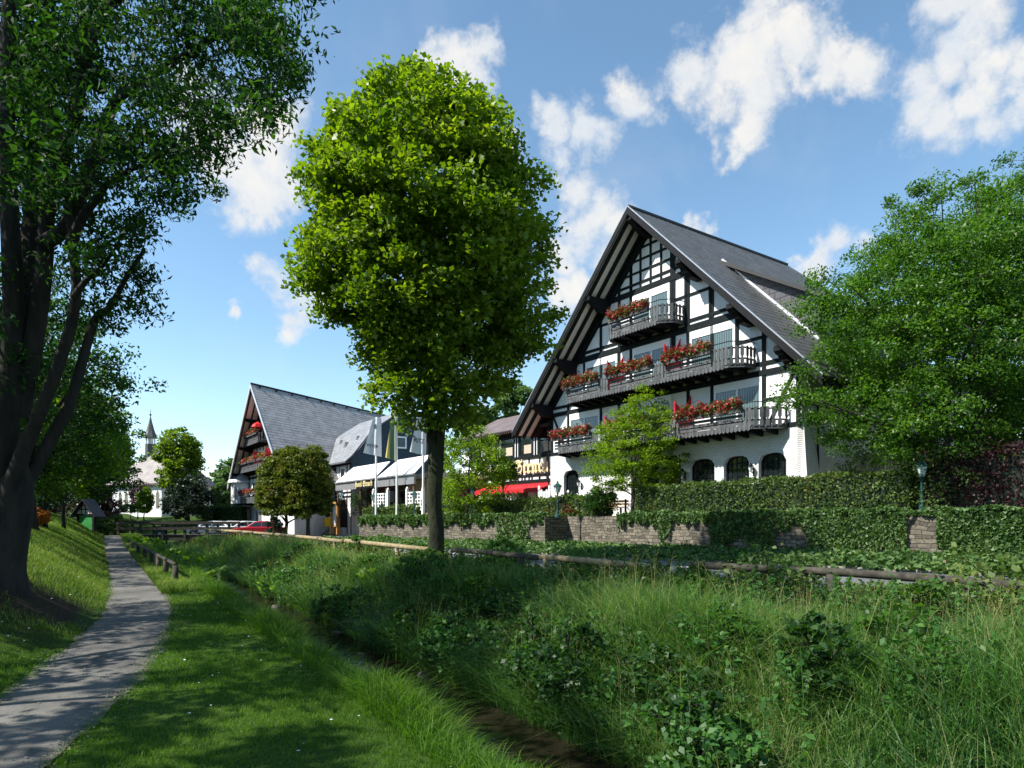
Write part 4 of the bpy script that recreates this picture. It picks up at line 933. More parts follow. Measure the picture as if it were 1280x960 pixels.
    for i in range(4): st.box(-8, -3.4, .4, 1.9-.35*i, .1+.17*i, .1+.17*(i+1))
    s_ = st.build('entrance_steps', M['paving'], None); tag(s_, 'grey stone entrance steps behind the clipped round trees', 'steps')
M['blue_iron'] = rough_mat('pale_blue_iron', (.22, .36, .42), (.35, .48, .52), 6, .5, 0)
build_middle()

# ------------------------------------------------------------------ left chalet
def build_chalet():
    A = np.array([-26.2, 66.]); d2 = np.array([.41, .912]); o = A+2.2*d2; T = TF(o, U, -d2)
    za = 15.25; sl_ = .90; root = empty('timbered_chalet', (*o, .2), 'left steep roofed timbered hotel wing with wide overhanging gable and three flower balconies', 'hotel', 'hotel buildings')
    hw = 9.6; gz = -.1; L = 21.0; zt_ = za-.4
    w = MB(T); w.poly([(-hw, 0, gz), (hw, 0, gz), (hw, 0, zt_-hw*sl_), (0, 0, zt_), (-hw, 0, zt_-hw*sl_)])
    w.quad((hw, 0, gz), (hw, -L, gz), (hw, -L, zt_-hw*sl_), (hw, 0, zt_-hw*sl_)); w.quad((-hw, 0, gz), (-hw, -L, gz), (-hw, -L, zt_-hw*sl_), (-hw, 0, zt_-hw*sl_))
    w.quad((-hw, -L, gz), (hw, -L, gz), (hw, -L, zt_-hw*sl_), (-hw, -L, zt_-hw*sl_)); w.poly([(-hw, -L, zt_-hw*sl_), (hw, -L, zt_-hw*sl_), (0, -L, zt_)])
    w.build('wall', M['plaster'], root)
    r = MB(T); we = 11.0
    for sg in (-1, 1):
        c1 = sg*we; z1 = za-we*sl_; P = [(0, 2.2, za), (c1, 2.2, z1), (c1, -L, z1), (0, -L, za)]
        r.poly(P, [(v[1], -abs(v[0])*1.35) for v in P]); r.poly([(v[0], v[1], v[2]-.2) for v in reversed(P)])
        r.quad(P[1], P[2], (c1, -L, z1-.2), (c1, 2.2, z1-.2))
    ro = r.build('roof', M['tiles_far'], root)
    b = MB(T)
    for sg in (-1, 1): c1 = sg*(we+.05); z1 = za-we*sl_; b.prism([(0, 2.21, za+.03), (c1, 2.21, z1+.03), (c1, 2.21, z1-.38), (0, 2.21, za-.38)], (0, .06, 0))
    b.build('barge_board', M['zinc'], ro)
    q = MB(T); q.tube([(0, 2.2, za+.03), (0, -L, za+.03)], .12, 6)
    for k_ in range(9): q.box(.25, .45, 1-k_*2.3, 1.2-k_*2.3, za-.3, za-.08)
    q.build('ridge_cap', M['black'], ro)
    s = MB(T); f = MB(T)
    for sg in (-1, 1):
        c1 = sg*(we-.1); z1 = za-(we-.1)*sl_
        s.quad((0, 0, za-.28), (0, 2.2, za-.28), (c1, 2.2, z1-.28), (c1, 0, z1-.28))
        for dd in (.3, 1.15, 2.0): f.prism([(0, dd-.08, za-.281), (c1, dd-.08, z1-.281), (c1, dd-.08, z1-.42), (0, dd-.08, za-.42)], (0, .16, 0))
        for c in (3.0, 6.0, 9.0):
            cc = sg*c; z = za-c*sl_-.4; f.prism([(cc-.15, .02, z), (cc-.15, 2.1, z), (cc-.15, 2.1, z-.25), (cc-.15, .02, z-.5)], (.3, 0, 0))
    s.build('soffit', M['soffit'], ro, recalc=False); f.build('rafters', M['black'], ro)
    t = MB(T); tp = lambda c: zt_-.2-abs(c)*sl_
    for c in (-9.3, -7.6, -5.9, -4.2, -2.8, -1.4, 0, 1.4, 2.8, 4.2, 5.9, 7.6, 9.3): vbeam(t, c, 3.3 if abs(c) > 3 else 9, tp(c), .2)
    for z in (13.6, 12.6, 11.6, 10.6, 9.5, 8.3, 6.8, 6.2, 4.6, 3.4): cc = min(hw, (zt_-.2-z)/sl_); hbeam(t, -cc, cc, z, .2)
    vbeam(t, -6.9, gz, 3.3, .2); vbeam(t, -9.4, gz, 3.3, .2)
    for sg in (-1, 1): dbeam(t, 0, zt_-.2, sg*9.4, zt_-.2-9.4*sl_, .3)
    t.build('timber_frame', M['timber'], root)
    for a, b_, z0, z1 in ((-4.0, -1.6, 9.7, 11.5), (.2, 2.2, 9.7, 11.3), (-6.9, -4.6, 6.9, 9.0), (-3.6, -1.6, 6.9, 9.0), (.2, 2.4, 6.9, 9.0), (3.4, 5.6, 6.9, 9.0), (-6, -3.4, 3.7, 5.9), (-1, 2.6, 3.7, 5.9)):
        window(T, root, a, b_, z0, z1, 0, 1, w=.12, box=.15, glass='glass_dark')
    for a in (-8.6, -4.7, -3.2, 1.4, 3.2): window(T, root, a, a+1.1, 1.2, 2.6, 0, 1, w=.1, glass='glass_dark')
    # corner oriel with its little roof
    cx, cd = -9.2, .5; x, y, _ = T((cx, cd, 0)); m = MB(); m.lathe((x, y, 0), [(1.35, gz), (1.35, 5.9)], 8); orl = m.build('oriel', M['plaster'], root)
    m = MB(); m.lathe((x, y, 0), [(1.75, 5.75), (1.7, 5.9), (1.2, 6.5), (.1, 7.2)], 8); m.build('oriel_roof', M['zinc'], orl)
    
    for z in (3.3, 2.9, .3): m = MB(); m.lathe((x, y, z), [(1.39, -.1), (1.39, .1)], 8); m.build('oriel_band', M['timber'], orl)
    TO = TF(np.array([x, y])+1.28*-d2, U, -d2)
    window(TO, orl, -.45, .55, 4.1, 5.4, .02, 1, w=.09, glass='glass'); window(TO, orl, -.45, .55, 1.2, 2.5, .02, 1, w=.09, glass='glass')
    b1 = [(-7.1, -5.2), (-4.9, -3.0)]; 
    balcony(T, root, -6.3, .8, 1.3, 9.7, [(-5.6, .1)], board=.2, gap=.08); balcony(T, root, -8.3, 4.3, 1.3, 6.95, [(-7.6, -4.1), (-3.7, -.1), (.3, 3.7)], board=.2, gap=.08)
    balcony(T, root, -8.2, 7.5, 1.3, 3.6, [(-7.6, 6.9)], board=.2, gap=.08)
    G = 'geranium boxes on the left chalet'
    for i, (a, b_, z, lb) in enumerate(((-5.6, .1, 10.65, 'geranium box on the top balcony of the left chalet'), (-7.6, -4.1, 7.9, 'geranium box at the left of the middle chalet balcony'),
                                       (-3.7, -.1, 7.9, 'geranium box at the centre of the middle chalet balcony'), (.3, 3.7, 7.9, 'geranium box at the right of the middle chalet balcony'),
                                       (-7.6, 6.9, 4.55, 'long geranium box on the lowest chalet balcony'))):
        flower_box(T, a, b_, 1.36, z-.1, lb, G, 200+i, n=150, size=.2)
    m = MB(T); m.lathe((-1.0, .9, 9.7), [(.05, 0), (.05, 1.9)], 6); m.lathe((-1.0, .9, 11.3), [(.9, -.2), (.7, .1), (.05, .45)], 8)
    tag(m.build('parasol', M['red']), 'small red parasol on the top balcony of the left chalet', 'parasol')
    for c, z in ((-2.0, 6.95), (2.6, 6.95)):
        m = MB(T); m.box(c, c+.04, .1, 1.2, z, z+1.8); m.build('red_privacy_screen', M['red'], root)
build_chalet()

# ------------------------------------------------------------------ village church
def build_church():
    o = np.array([-48.6, 80.]); ax = np.array([.88, -.475]); ay = np.array([-.475, -.88]); T = TF(o, ax, ay); L = 9.6; gz = 1.2
    root = empty('village_church', (*T((8, -4, 0))[:2], gz), 'small white church with brown grey roof and a slim ridge turret', 'church')
    w = MB(T); w.box(0, L, -6.4, 0, gz, 5.85); w.build('wall', M['plaster'], root)
    P = [(-.5, .5, 5.75), (L+.5, .5, 5.75), (L-2, -3.2, 9.8), (2.2, -3.2, 9.8), (-.5, -6.9, 5.75), (L+.5, -6.9, 5.75)]
    r = MB(T)
    for f in ((0, 1, 2, 3), (0, 3, 4), (5, 4, 3, 2), (1, 5, 2)):
        r.poly([P[i] for i in f], [((P[i][0] if len(f) == 4 else P[i][1]), (P[i][2]-5.75)*1.4) for i in f])
    r.box(-.45, L+.45, -6.85, .45, 5.6, 5.74); ro = r.build('roof', M['church_roof'], root)
    for i, c in enumerate((1.4, 2.6, 3.8, 5.6, 7.2, 8.6)):
        m = MB(T); zz = 4.6; m.poly([(c, .02, 2.9), (c+.55, .02, 2.9), (c+.55, .02, zz), (c+.28, .02, zz+.4), (c, .02, zz)]); 
        f = MB(T); f.box(c-.06, c+.61, 0, .015, 2.82, zz); wf = f.build('window', M['zinc'], root); m.build('pane', M['glass_dark'], wf)
    x, y, _ = T((2.6, -3.2, 0)); m = MB(); m.lathe((x, y, 0), [(.62, 9.0), (.60, 10.9)], 8); tu = m.build('turret', M['tiles_far'], root)
    m = MB()
    for k in range(8): a = k*math.pi/4; m.tube([(x+.5*math.cos(a), y+.5*math.sin(a), 10.9), (x+.5*math.cos(a), y+.5*math.sin(a), 11.7)], .07, 5)
    m.lathe((x, y, 0), [(.25, 10.9), (.25, 11.7)], 8); m.build('bell_opening', M['white'], tu)
    m = MB(); m.lathe((x, y, 0), [(.85, 11.65), (.82, 11.75), (.5, 12.5), (.2, 13.6), (.03, 14.4)], 8); m.build('spire', M['tiles_far'], tu)
    m = MB(); m.lathe((x, y, 14.4), [(.03, 0), (.13, .1), (.13, .18), (.03, .26), (.02, .8)], 8); m.build('cross', M['black'], tu)
build_church()

# ------------------------------------------------------------------ street furniture
def street_lamp(px, label, n=26.32):
    X, Y = px_on_n(px, n); s = -.678*X+.735*Y; z = zt(s)
    root = empty('street_lamp', (X, Y, z), label, 'street lamp', 'green cast iron lamps along the wall')
    m = MB(); m.lathe((X, Y, z), [(.16, 0), (.15, .12), (.09, .18), (.08, .3), (.045, .45), (.04, .8), (.06, .85), (.04, .9), (.035, 1.25), (.07, 1.3), (.03, 1.36)], 10); m.build('post', M['green_iron'], root)
    m = MB(); m.lathe((X, Y, z+1.36), [(.10, 0), (.20, .34)], 6); m.build('lamp_glass', M['lampglass'], root)
    m = MB(); m.lathe((X, Y, z+1.7), [(.25, 0), (.24, .03), (.09, .16), (.04, .2), (.05, .24), (.01, .33)], 6)
    for k in range(6): a = k*math.pi/3; m.bar((X+.10*math.cos(a), Y+.10*math.sin(a), z+1.36), (X+.205*math.cos(a), Y+.205*math.sin(a), z+1.7), .018, .018)
    m.build('lamp_cap', M['green_iron'], root)
street_lamp(467, 'green cast iron lamp at the left end of the wall below the gilt sign')
street_lamp(518, 'green cast iron lamp in front of the right white trellis')
street_lamp(590, 'green cast iron lamp right of the big roadside tree trunk')
street_lamp(697, 'green cast iron lamp at the left end of the dark recessed wall')
street_lamp(1152, 'green cast iron lamp above the bare stone gap between the ivy curtains')
def flag(px, label, n, top, cloth_mat, y0, y1, w, marks, off=0.0, seed=1):
    X, Y = px_on_n(px, n); root = empty('flag', (X, Y, top-3), label, 'flag', 'banners on the flagpoles'); r = np.random.default_rng(seed)
    z0 = CAMZ+(HOR-y1)/FPX*Y; z1 = CAMZ+(HOR-y0)/FPX*Y; V = []; a, b = 14, 10; ph = r.uniform(0, 6)
    def pt(u, v): # u across 0..1, v down 0..1
        fold = .10*math.sin(u*9+ph+v*1.5)*(.4+v); wd = w*(.45+.55*v)
        return (X+off-wd*u*.86*math.copysign(1, w)+(w-abs(w))*0, Y-.12-wd*u*.25+fold, z1-(z1-z0)*v*(1-.08*u)+.0)
    for i in range(a+1):
        for j in range(b+1): V.append(pt(j/b, i/a))
    q = np.arange((a+1)*(b+1)).reshape(a+1, b+1); F = np.stack([q[:-1, :-1], q[:-1, 1:], q[1:, 1:], q[1:, :-1]], -1).reshape(-1, 4)
    link_mesh('cloth', V, F, cloth_mat, root, None, True)
    for (txt, u, v, sz, mat) in marks:
        def TT(p): return tuple(np.array(pt(1-(u+p[0]/abs(w)), v-p[2]/(z1-z0)))+np.array([0, -.03, 0]))
        if txt == 'crown':
            m = MB(TT); m.poly([(0, 0, 0), (.42, 0, 0), (.46, 0, .3), (.33, 0, .16), (.21, 0, .36), (.09, 0, .16), (-.04, 0, .3)]); m.build('emblem', mat, root, recalc=False)
            m = MB(TT); m.poly([(0, 0, -.05), (.42, 0, -.05), (.42, 0, -.12), (0, 0, -.12)]); m.build('emblem', mat, root, recalc=False)
        elif txt == 'badge':
            m = MB(TT); m.poly([(.16+.16*math.cos(t_), 0, .16+.2*math.sin(t_)) for t_ in np.linspace(0, 6.0, 9)]); m.build('emblem', mat, root, recalc=False)
        else: text_mesh(txt, sz, .004, TT, mat, root, 'letters', .004)
def flagpole(px, label, n, top):
    X, Y = px_on_n(px, n); m = MB(); z = 1.9; root = empty('flagpole', (X, Y, z), label, 'flagpole', 'white flagpoles on the terrace')
    m.tube([(X, Y, z), (X, Y, top)], [.09, .05], 8); m.build('mast', M['white'], root); m = MB(); m.lathe((X, Y, top), [(.04, 0), (.09, .07), (.01, .16)], 8); m.build('finial', M['metal'], root)
FN = 26.34
M['flag_yg'] = None
def mat_flag2():
    m, nt, b, o = new_mat('green_yellow_flag_cloth'); v = coord(nt, 'Generated'); s = nt.nodes.new('ShaderNodeSeparateXYZ'); nt.links.new(v, s.inputs[0])
    nt.links.new(ramp(nt, s.outputs[0], [(.0, (.52, .42, .12)), (.32, (.55, .46, .16)), (.38, (.16, .24, .12)), (.75, (.20, .28, .16)), (.85, (.6, .6, .5))]), b.inputs['Base Color']); b.inputs['Roughness'].default_value = .8; return m
M['flag2'] = mat_flag2()
M['orange'] = rough_mat('orange_print', (.75, .25, .02), (.8, .3, .03), 2, .7, 0)
M['ink'] = rough_mat('dark_print', (.03, .035, .04), (.05, .05, .055), 2, .7, 0)
flagpole(470, 'leftmost white flagpole, before the timbered house', FN, 9.2); flagpole(496, 'second white flagpole, before the blue slate gable', FN, 9.2)
flagpole(529, 'third white flagpole, directly left of the big roadside tree trunk', FN, 9.2); flagpole(547, 'white flagpole hidden behind the forked trunk of the roadside tree', FN, 9.0)
flag(477, 'white banner with small dark print on the leftmost pole', FN, 11, M['canvas'], 522, 571, 1.45, [('badge', .30, .30, .3, M['ink']), ('VICTOR', .06, .80, .30, M['ink'])], 0, 3)
flag(497, 'green and yellow striped banner on the second pole', FN, 11, M['flag2'], 520, 577, .95, [], 0, 8)
flag(533, 'white banner with orange crown emblem and lettering on the third pole', FN, 11, M['canvas'], 515, 570, 1.25, [('crown', .30, .38, .4, M['orange']), ('RITZ', .14, .74, .45, M['ink'])], 0, 12)
flag(545, 'narrow pale banner seen in the fork of the roadside tree', FN, 10.6, M['canvas'], 527, 558, .55, [], 0, 20)
def trellis(px0, px1, label, n=26.95):
    X0, Y0 = px_on_n(px0, n); X1, Y1 = px_on_n(px1, n); L = math.hypot(X1-X0, Y1-Y0); ax = ((X1-X0)/L, (Y1-Y0)/L); T = TF((X0, Y0), ax, (-ax[1], ax[0])); z0 = 1.95
    root = empty('trellis_screen', T((L/2, 0, z0)), label, 'trellis', 'white trellis screens on the terrace')
    for c in (0, L): m = MB(T); m.box(c-.09, c+.09, -.09, .09, z0, z0+2.0); m.lathe((c, 0, z0+2.0), [(.08, 0), (.11, .07), (.01, .2)], 6); m.build('post', M['white'], root)
    m = MB(T)
    for i in range(1, 6): c = L*i/6; m.box(c-.05, c+.05, -.02, .02, z0+.5, z0+1.75)
    for i in range(6): z = z0+.5+.25*i; m.box(.09, L-.09, -.03, .024, z-.045, z+.045)
    m.build('lattice', M['white'], root)
trellis(467, 485, 'white trellis screen below the leftmost flagpole'); trellis(509, 529, 'white trellis screen between the second and third flagpole')
def picket(px0, px1, label, n, z0, h, dense=.22):
    X0, Y0 = px_on_n(px0, n); X1, Y1 = px_on_n(px1, n); L = math.hypot(X1-X0, Y1-Y0); ax = ((X1-X0)/L, (Y1-Y0)/L); T = TF((X0, Y0), ax, (-ax[1], ax[0])); m = MB(T)
    k = int(L/dense)
    for i in range(k): c = (i+.5)*L/k; hh = h*(1-.18*math.sin(math.pi*((i % 5)/4))); m.prism([(c-.08, 0, z0), (c+.08, 0, z0), (c+.08, 0, z0+hh-.08), (c, 0, z0+hh), (c-.08, 0, z0+hh-.08)], (0, .03, 0))
    m.box(0, L, .03, .06, z0+.3, z0+.38); m.box(0, L, .03, .06, z0+h-.5, z0+h-.42); tag(m.build('picket_fence', M['white']), label, 'fence', 'white picket fences behind the hedge')
picket(672, 688, 'white picket fence piece under the right end of the red awning', 28.9, 1.9, 2.0); picket(625, 645, 'low white picket fence piece behind the hedge under the red awning', 29.0, 1.9, 1.55)
picket(598, 614, 'white picket fence piece behind the hedge beside the yellow green tree', 29.0, 1.9, 1.6); picket(708, 735, 'white picket fence piece in front of the small arched window', 28.9, 1.9, 1.65)
def log_rail(label, pts, r0, mat, group='log rails along the road', posts=True, pr=.07, drop=None):
    """pts: rail points (x, y, z)"""
    mid = pts[len(pts)//2]; root = empty('log_rail_fence', (mid[0], mid[1], Hs(mid[0], mid[1])), label, 'fence', group)
    m = MB(); m.tube(pts, r0, 8); m.build('rail', mat, root, True, recalc=False)
    p = posts if isinstance(posts, list) else [.12, .88]
    A = np.array(pts); 
    for f in p:
        i = f*(len(A)-1); k = min(int(i), len(A)-2); q = A[k]+(A[k+1]-A[k])*(i-k); m = MB(); m.tube([(q[0], q[1], Hs(q[0], q[1])-.2), (q[0], q[1], q[2]-r0*.5)], pr, 8); m.build('post', mat, root, True, recalc=False)
def rp(px, py):
    n = 12.0
    for _ in range(12): X, Y = px_on_n(px, n); n = float(fence_n(-.678*X+.735*Y))
    return (X, Y, CAMZ+(HOR-py)/FPX*Y)
log_rail('weathered log rail with tree shade in its dark tone, on short posts, longest and nearest on the right', [rp(862, 706), rp(960, 711), rp(1060, 716), rp(1170, 724), rp(1300, 735), rp(1420, 745)], .072, M['logdark'], posts=[.12, .36, .66, .93], pr=.085)
log_rail('light log rail on two posts in the middle, below the recessed wall', [rp(676, 696), rp(745, 702), rp(812, 709)], .075, M['log'], posts=[.05, .72], pr=.08)
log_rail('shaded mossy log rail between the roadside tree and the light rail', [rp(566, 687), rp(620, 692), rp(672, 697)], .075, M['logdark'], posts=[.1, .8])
log_rail('pale log rail ending left of the roadside tree trunk', [rp(432, 676), rp(480, 681), rp(535, 687)], .085, M['log'], posts=[.06, .66])
log_rail('pale log rail in front of the clipped round trees', [rp(344, 668), rp(385, 672), rp(428, 677)], .09, M['log'], posts=[.1, .9])
log_rail('farthest pale log rail in front of the parked cars', [rp(256, 662), rp(300, 664.5), rp(341, 668)], .09, M['log'], posts=[.05, .5, .95])
def path_rail():
    root = None; ms = 1.85; ts = [21.6, 24.2, 26.8, 29.5, 33, 37, 42]; P = []
    for t in ts: x, y = tm(t, ms-.02*(t-21)); P.append((x, y, Hs(x, y)+.58))
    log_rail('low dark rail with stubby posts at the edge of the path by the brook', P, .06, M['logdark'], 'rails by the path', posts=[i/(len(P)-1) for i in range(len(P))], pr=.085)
path_rail()
def footbridge():
    Y = 54.0; X0, X1 = (148-640)/FPX*Y, (284-640)/FPX*Y; ay = np.array([0., 1.]); T = TF((X0, Y), (1, .04), (0, 1)); L = X1-X0; z = .45
    root = empty('footbridge', (X0+L/2, Y, z), 'weathered wooden footbridge with plank rails over the brook before the church', 'bridge')
    m = MB(T); m.box(0, L, 0, 2.0, z-.1, z); 
    for dd in (.15, 1.85): m.box(-.2, L+.2, dd-.12, dd+.12, z-.45, z-.1)
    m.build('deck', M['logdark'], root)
    for d in (0.0, 2.0):
        for i in range(6):
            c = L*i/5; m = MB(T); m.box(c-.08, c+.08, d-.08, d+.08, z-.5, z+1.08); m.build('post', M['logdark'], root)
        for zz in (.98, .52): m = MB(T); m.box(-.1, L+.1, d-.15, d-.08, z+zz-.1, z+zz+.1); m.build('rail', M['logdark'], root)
    for px in (148, 158):
        pass
footbridge()
def kiosk():
    X, Y, _ = pxw(108, 668, 50); z = .42; T = TF((X, Y), (.97, -.24), (-.24, -.97)); 
    root = empty('notice_shelter', (X, Y, z), 'small timbered notice shelter with green poster beside the path', 'shelter')
    m = MB(T)
    for c in (-.72, .72): m.box(c-.09, c+.09, -.1, .1, z-.3, z+1.75)
    m.box(-.85, .85, -.12, .12, z+1.62, z+1.75); m.build('posts', M['black'], root)
    m = MB(T); m.box(-.63, .63, -.04, .04, z+.5, z+1.62); m.build('poster', M['greenboard'], root)
    m = MB(T); m.prism([(-.85, -.08, z+1.75), (.85, -.08, z+1.75), (0, -.08, z+2.75)], (0, .14, 0)); m.build('gable', M['plaster'], root)
    m = MB(T)
    for c in (-.38, 0, .38): m.box(c-.035, c+.035, .06, .085, z+1.76, z+2.72-abs(c)*1.15)
    m.box(-.6, .6, .06, .087, z+2.05, z+2.12); m.box(-.35, .35, .06, .088, z+2.34, z+2.4); m.build('timber_frame', M['black'], root)
    m = MB(T)
    for sg in (-1, 1): m.prism([(0, -.7, z+2.88), (sg*1.15, -.7, z+1.55), (sg*1.15, -.7, z+1.48), (0, -.7, z+2.8)], (0, 1.1, 0))
    m.build('roof', M['slate_cheek'], root)
    X, Y, _ = pxw(200, 650, 60); z = Hs(X, Y); T = TF((X, Y), (1, .1), (.1, -1)); root = empty('notice_board', (X, Y, z), 'dark green village notice board standing on the lawn before the church', 'notice board')
    m = MB(T)
    for c in (-.55, .55): m.box(c-.06, c+.06, -.06, .06, z-.1, z+1.75)
    m.box(-.75, .75, -.2, .2, z+1.7, z+1.8); m.build('frame', M['black'], root)
    m = MB(T); m.box(-.49, .49, -.03, .03, z+.45, z+1.6); m.build('board', M['tealboard'], root)
    m = MB(T); m.box(-.4, .3, .031, .04, z+1.3, z+1.42); m.box(-.12, .12, .031, .04, z+.7, z+1.0); m.box(-.3, .3, .031, .04, z+.55, z+.6); m.build('notice', M['lampglass'], root)
kiosk()
def car(px, Y, heading, paint, label, hatch=True):
    X = (px-640)/FPX*Y; z = float(road_z(-.678*X+.735*Y))+.01; c, s = math.cos(heading), math.sin(heading); T = TF((X, Y), (c, s), (-s, c))
    root = empty('parked_car', (X, Y, z), label, 'car', 'cars parked before the left chalet')
    body = [(-2.05, .35), (-2.1, .62), (-2.0, .82), (-1.1, .92), (1.75, .95), (2.0, .9), (2.08, .6), (2.0, .32)]
    cab = [(-1.05, .9), (-.35, 1.36), (.15, 1.43), (1.15, 1.40), (1.75, .93)]
    def loft(prof, w0, w1, zref, ztop):
        m = MB(T); n = len(prof); L_ = []; 
        for sd in (-1, 1):
            for (x, zz) in prof: f = np.clip((zz-zref)/(ztop-zref), 0, 1); L_.append((x, sd*(w0+(w1-w0)*f), z+zz))
        m.add(L_, [tuple(range(n-1, -1, -1)), tuple(range(n, 2*n))]+[(i, (i+1) % n, n+(i+1) % n, n+i) for i in range(n)]); return m
    b = loft(body, .80, .84, .3, .9).build('body', M[paint], root); bv = b.modifiers.new('bevel', 'BEVEL'); bv.width = .07; bv.segments = 3; 
    cb = loft(cab, .80, .62, .9, 1.4).build('cabin', M[paint], root); bv = cb.modifiers.new('bevel', 'BEVEL'); bv.width = .05; bv.segments = 2
    g = MB(T)
    for sd in (-1, 1):
        q = lambda x, zz: (x, sd*(.80+(.62-.80)*np.clip((zz-.9)/.5, 0, 1)+.006), z+zz)
        g.poly([q(-.72, .98), q(.25, .98), q(.25, 1.33), q(-.3, 1.30)]); g.poly([q(.33, .98), q(1.45, .98), q(1.12, 1.31), q(.33, 1.34)])
    g.poly([(-.98, -.66, z+.97), (-.98, .66, z+.97), (-.42, .56, z+1.335), (-.42, -.56, z+1.335)]); g.poly([(1.72, -.66, z+.99), (1.72, .66, z+.99), (1.24, .55, z+1.34), (1.24, -.55, z+1.34)])
    g.build('windows', M['glass_dark'], root, recalc=False)
    for x in (-1.3, 1.3):
        for sd in (-1, 1):
            m = MB(T); k = 16; m.prism([(x+.31*math.cos(a), sd*.70, z+.31+.31*math.sin(a)) for a in np.linspace(0, 2*math.pi, k, False)], (0, sd*.17, 0)); wh = m.build('wheel', M['tyre'], root)
            m = MB(T); m.prism([(x+.18*math.cos(a), sd*.872, z+.31+.18*math.sin(a)) for a in np.linspace(0, 2*math.pi, k, False)], (0, sd*.012, 0)); m.build('rim', M['metal'], wh)
    for sd in (-1, 1): m = MB(T); m.box(-2.12, -2.04, sd*.6-.16, sd*.6+.16, z+.6, z+.75); m.build('headlight', M['lampglass'], root)
    m = MB(T); m.box(-2.15, -2.05, -.8, .8, z+.34, z+.5); m.build('bumper', M['black'], root)
car(263, 61.5, R(12), 'whitepaint', 'leftmost white parked car, nearest the clipped long hedge')
car(284, 62.5, R(25), 'whitepaint', 'second white parked car, between two other white cars')
car(303, 61, R(38), 'whitepaint', 'white parked car directly left of and behind the red car')
car(325, 56.5, R(8), 'redpaint', 'bright red parked car beside the dark conifer')
def bench():
    X, Y = px_on_n(770, 28.2); z = 2.0; T = TF((X, Y), (.678, -.735), (-.735, -.678)); root = empty('garden_bench', (X, Y, z), 'weathered wooden bench in the gap of the hedge by the small tree', 'bench')
    m = MB(T); [m.box(-.8, .8, .0+i*.13, .11+i*.13, z+.44, z+.48) for i in range(4)]; m.build('seat', M['orange_wood'], root)
    m = MB(T); [m.box(-.8, .8, -.06, -.02, z+.58+i*.15, z+.69+i*.15) for i in range(2)]; m.build('backrest', M['orange_wood'], root)
    for c in (-.65, .65): m = MB(T); m.box(c-.04, c+.04, .38, .46, z, z+.43); m.box(c-.04, c+.04, -.02, .05, z, z+.9); m.build('leg', M['black'], root)
bench()
# ------------------------------------------------------------------ trees
def base_at(px, Y): X = (px-640)/FPX*Y; return np.array([X, Y, Hs(X, Y)])
def zpx(py, Y): return CAMZ+(HOR-py)/FPX*Y
# 1 the big roadside tree: crown outline from rows (height, reach left, reach right)
def roadside_tree():
    Y = 21.3; b = np.array([(545-640)/FPX*Y, Y, .35]); rows = [(540, 510, 585), (525, 480, 618), (500, 462, 648), (460, 445, 678), (420, 412, 698), (380, 384, 707), (330, 372, 704), (280, 366, 699),
        (230, 369, 690), (180, 386, 668), (150, 412, 640), (125, 438, 600), (112, 480, 575), (106, 515, 545)]
    prof = [(zpx(y, Y), (545-l)/FPX*Y-.42, (r_-545)/FPX*Y-.5) for y, l, r_ in rows]
    r = np.random.default_rng(21); root = empty('roadside_tree', b, 'big broadleaf tree with dense rounded crown and forked dark trunk beside the road', 'tree')
    cs = profile_centres(860, b, prof, r, .33, .085); mb = MB()
    fork = np.array([b[0]-.02, Y, zpx(560, Y)])
    mb.tube([b-np.array([0, 0, .3]), b+np.array([0, 0, .3]), b+np.array([.02, 0, 1.2]), b+np.array([-.06, 0, 2.1]), fork+np.array([-.02, 0, -.75]), fork+np.array([0, 0, -.3]), fork+np.array([0, 0, .12])], [.34, .27, .245, .24, .26, .25, .10], 14)
    lo, hi = cs[cs[:, 0] < b[0]+.2], cs[cs[:, 0] >= b[0]-.3]
    tree_wood(mb, fork+np.array([-.07, 0, -1.0]), (b[0]-.75, Y, 12.0), .175, lo, 11, 200, .1, r, 1.0)
    tree_wood(mb, fork+np.array([.06, .02, -1.0]), (b[0]+.55, Y+.2, 13.0), .18, hi, 12, 220, .1, r, 1.0)
    mb.build('trunk', M['bark_moss'], root, True, recalc=False)
    C = crown_leaves(cs, 118, .62, .15, .6, r); C = C+r.normal(size=C.shape)*.10*(r.random((len(C), 1)) < .5); leaves('crown', C, .165, M['lf_road'], root, aspect=.85, up=.8, droop=.2, r=r)
M['lf_road'] = leaf_mat('roadside_tree_leaves', [(.1, (.045, .105, .006)), (.5, (.125, .205, .014)), (.9, (.215, .285, .03))], .45, .45, .4, tcol=(1.7, 1.8, .3))
roadside_tree()
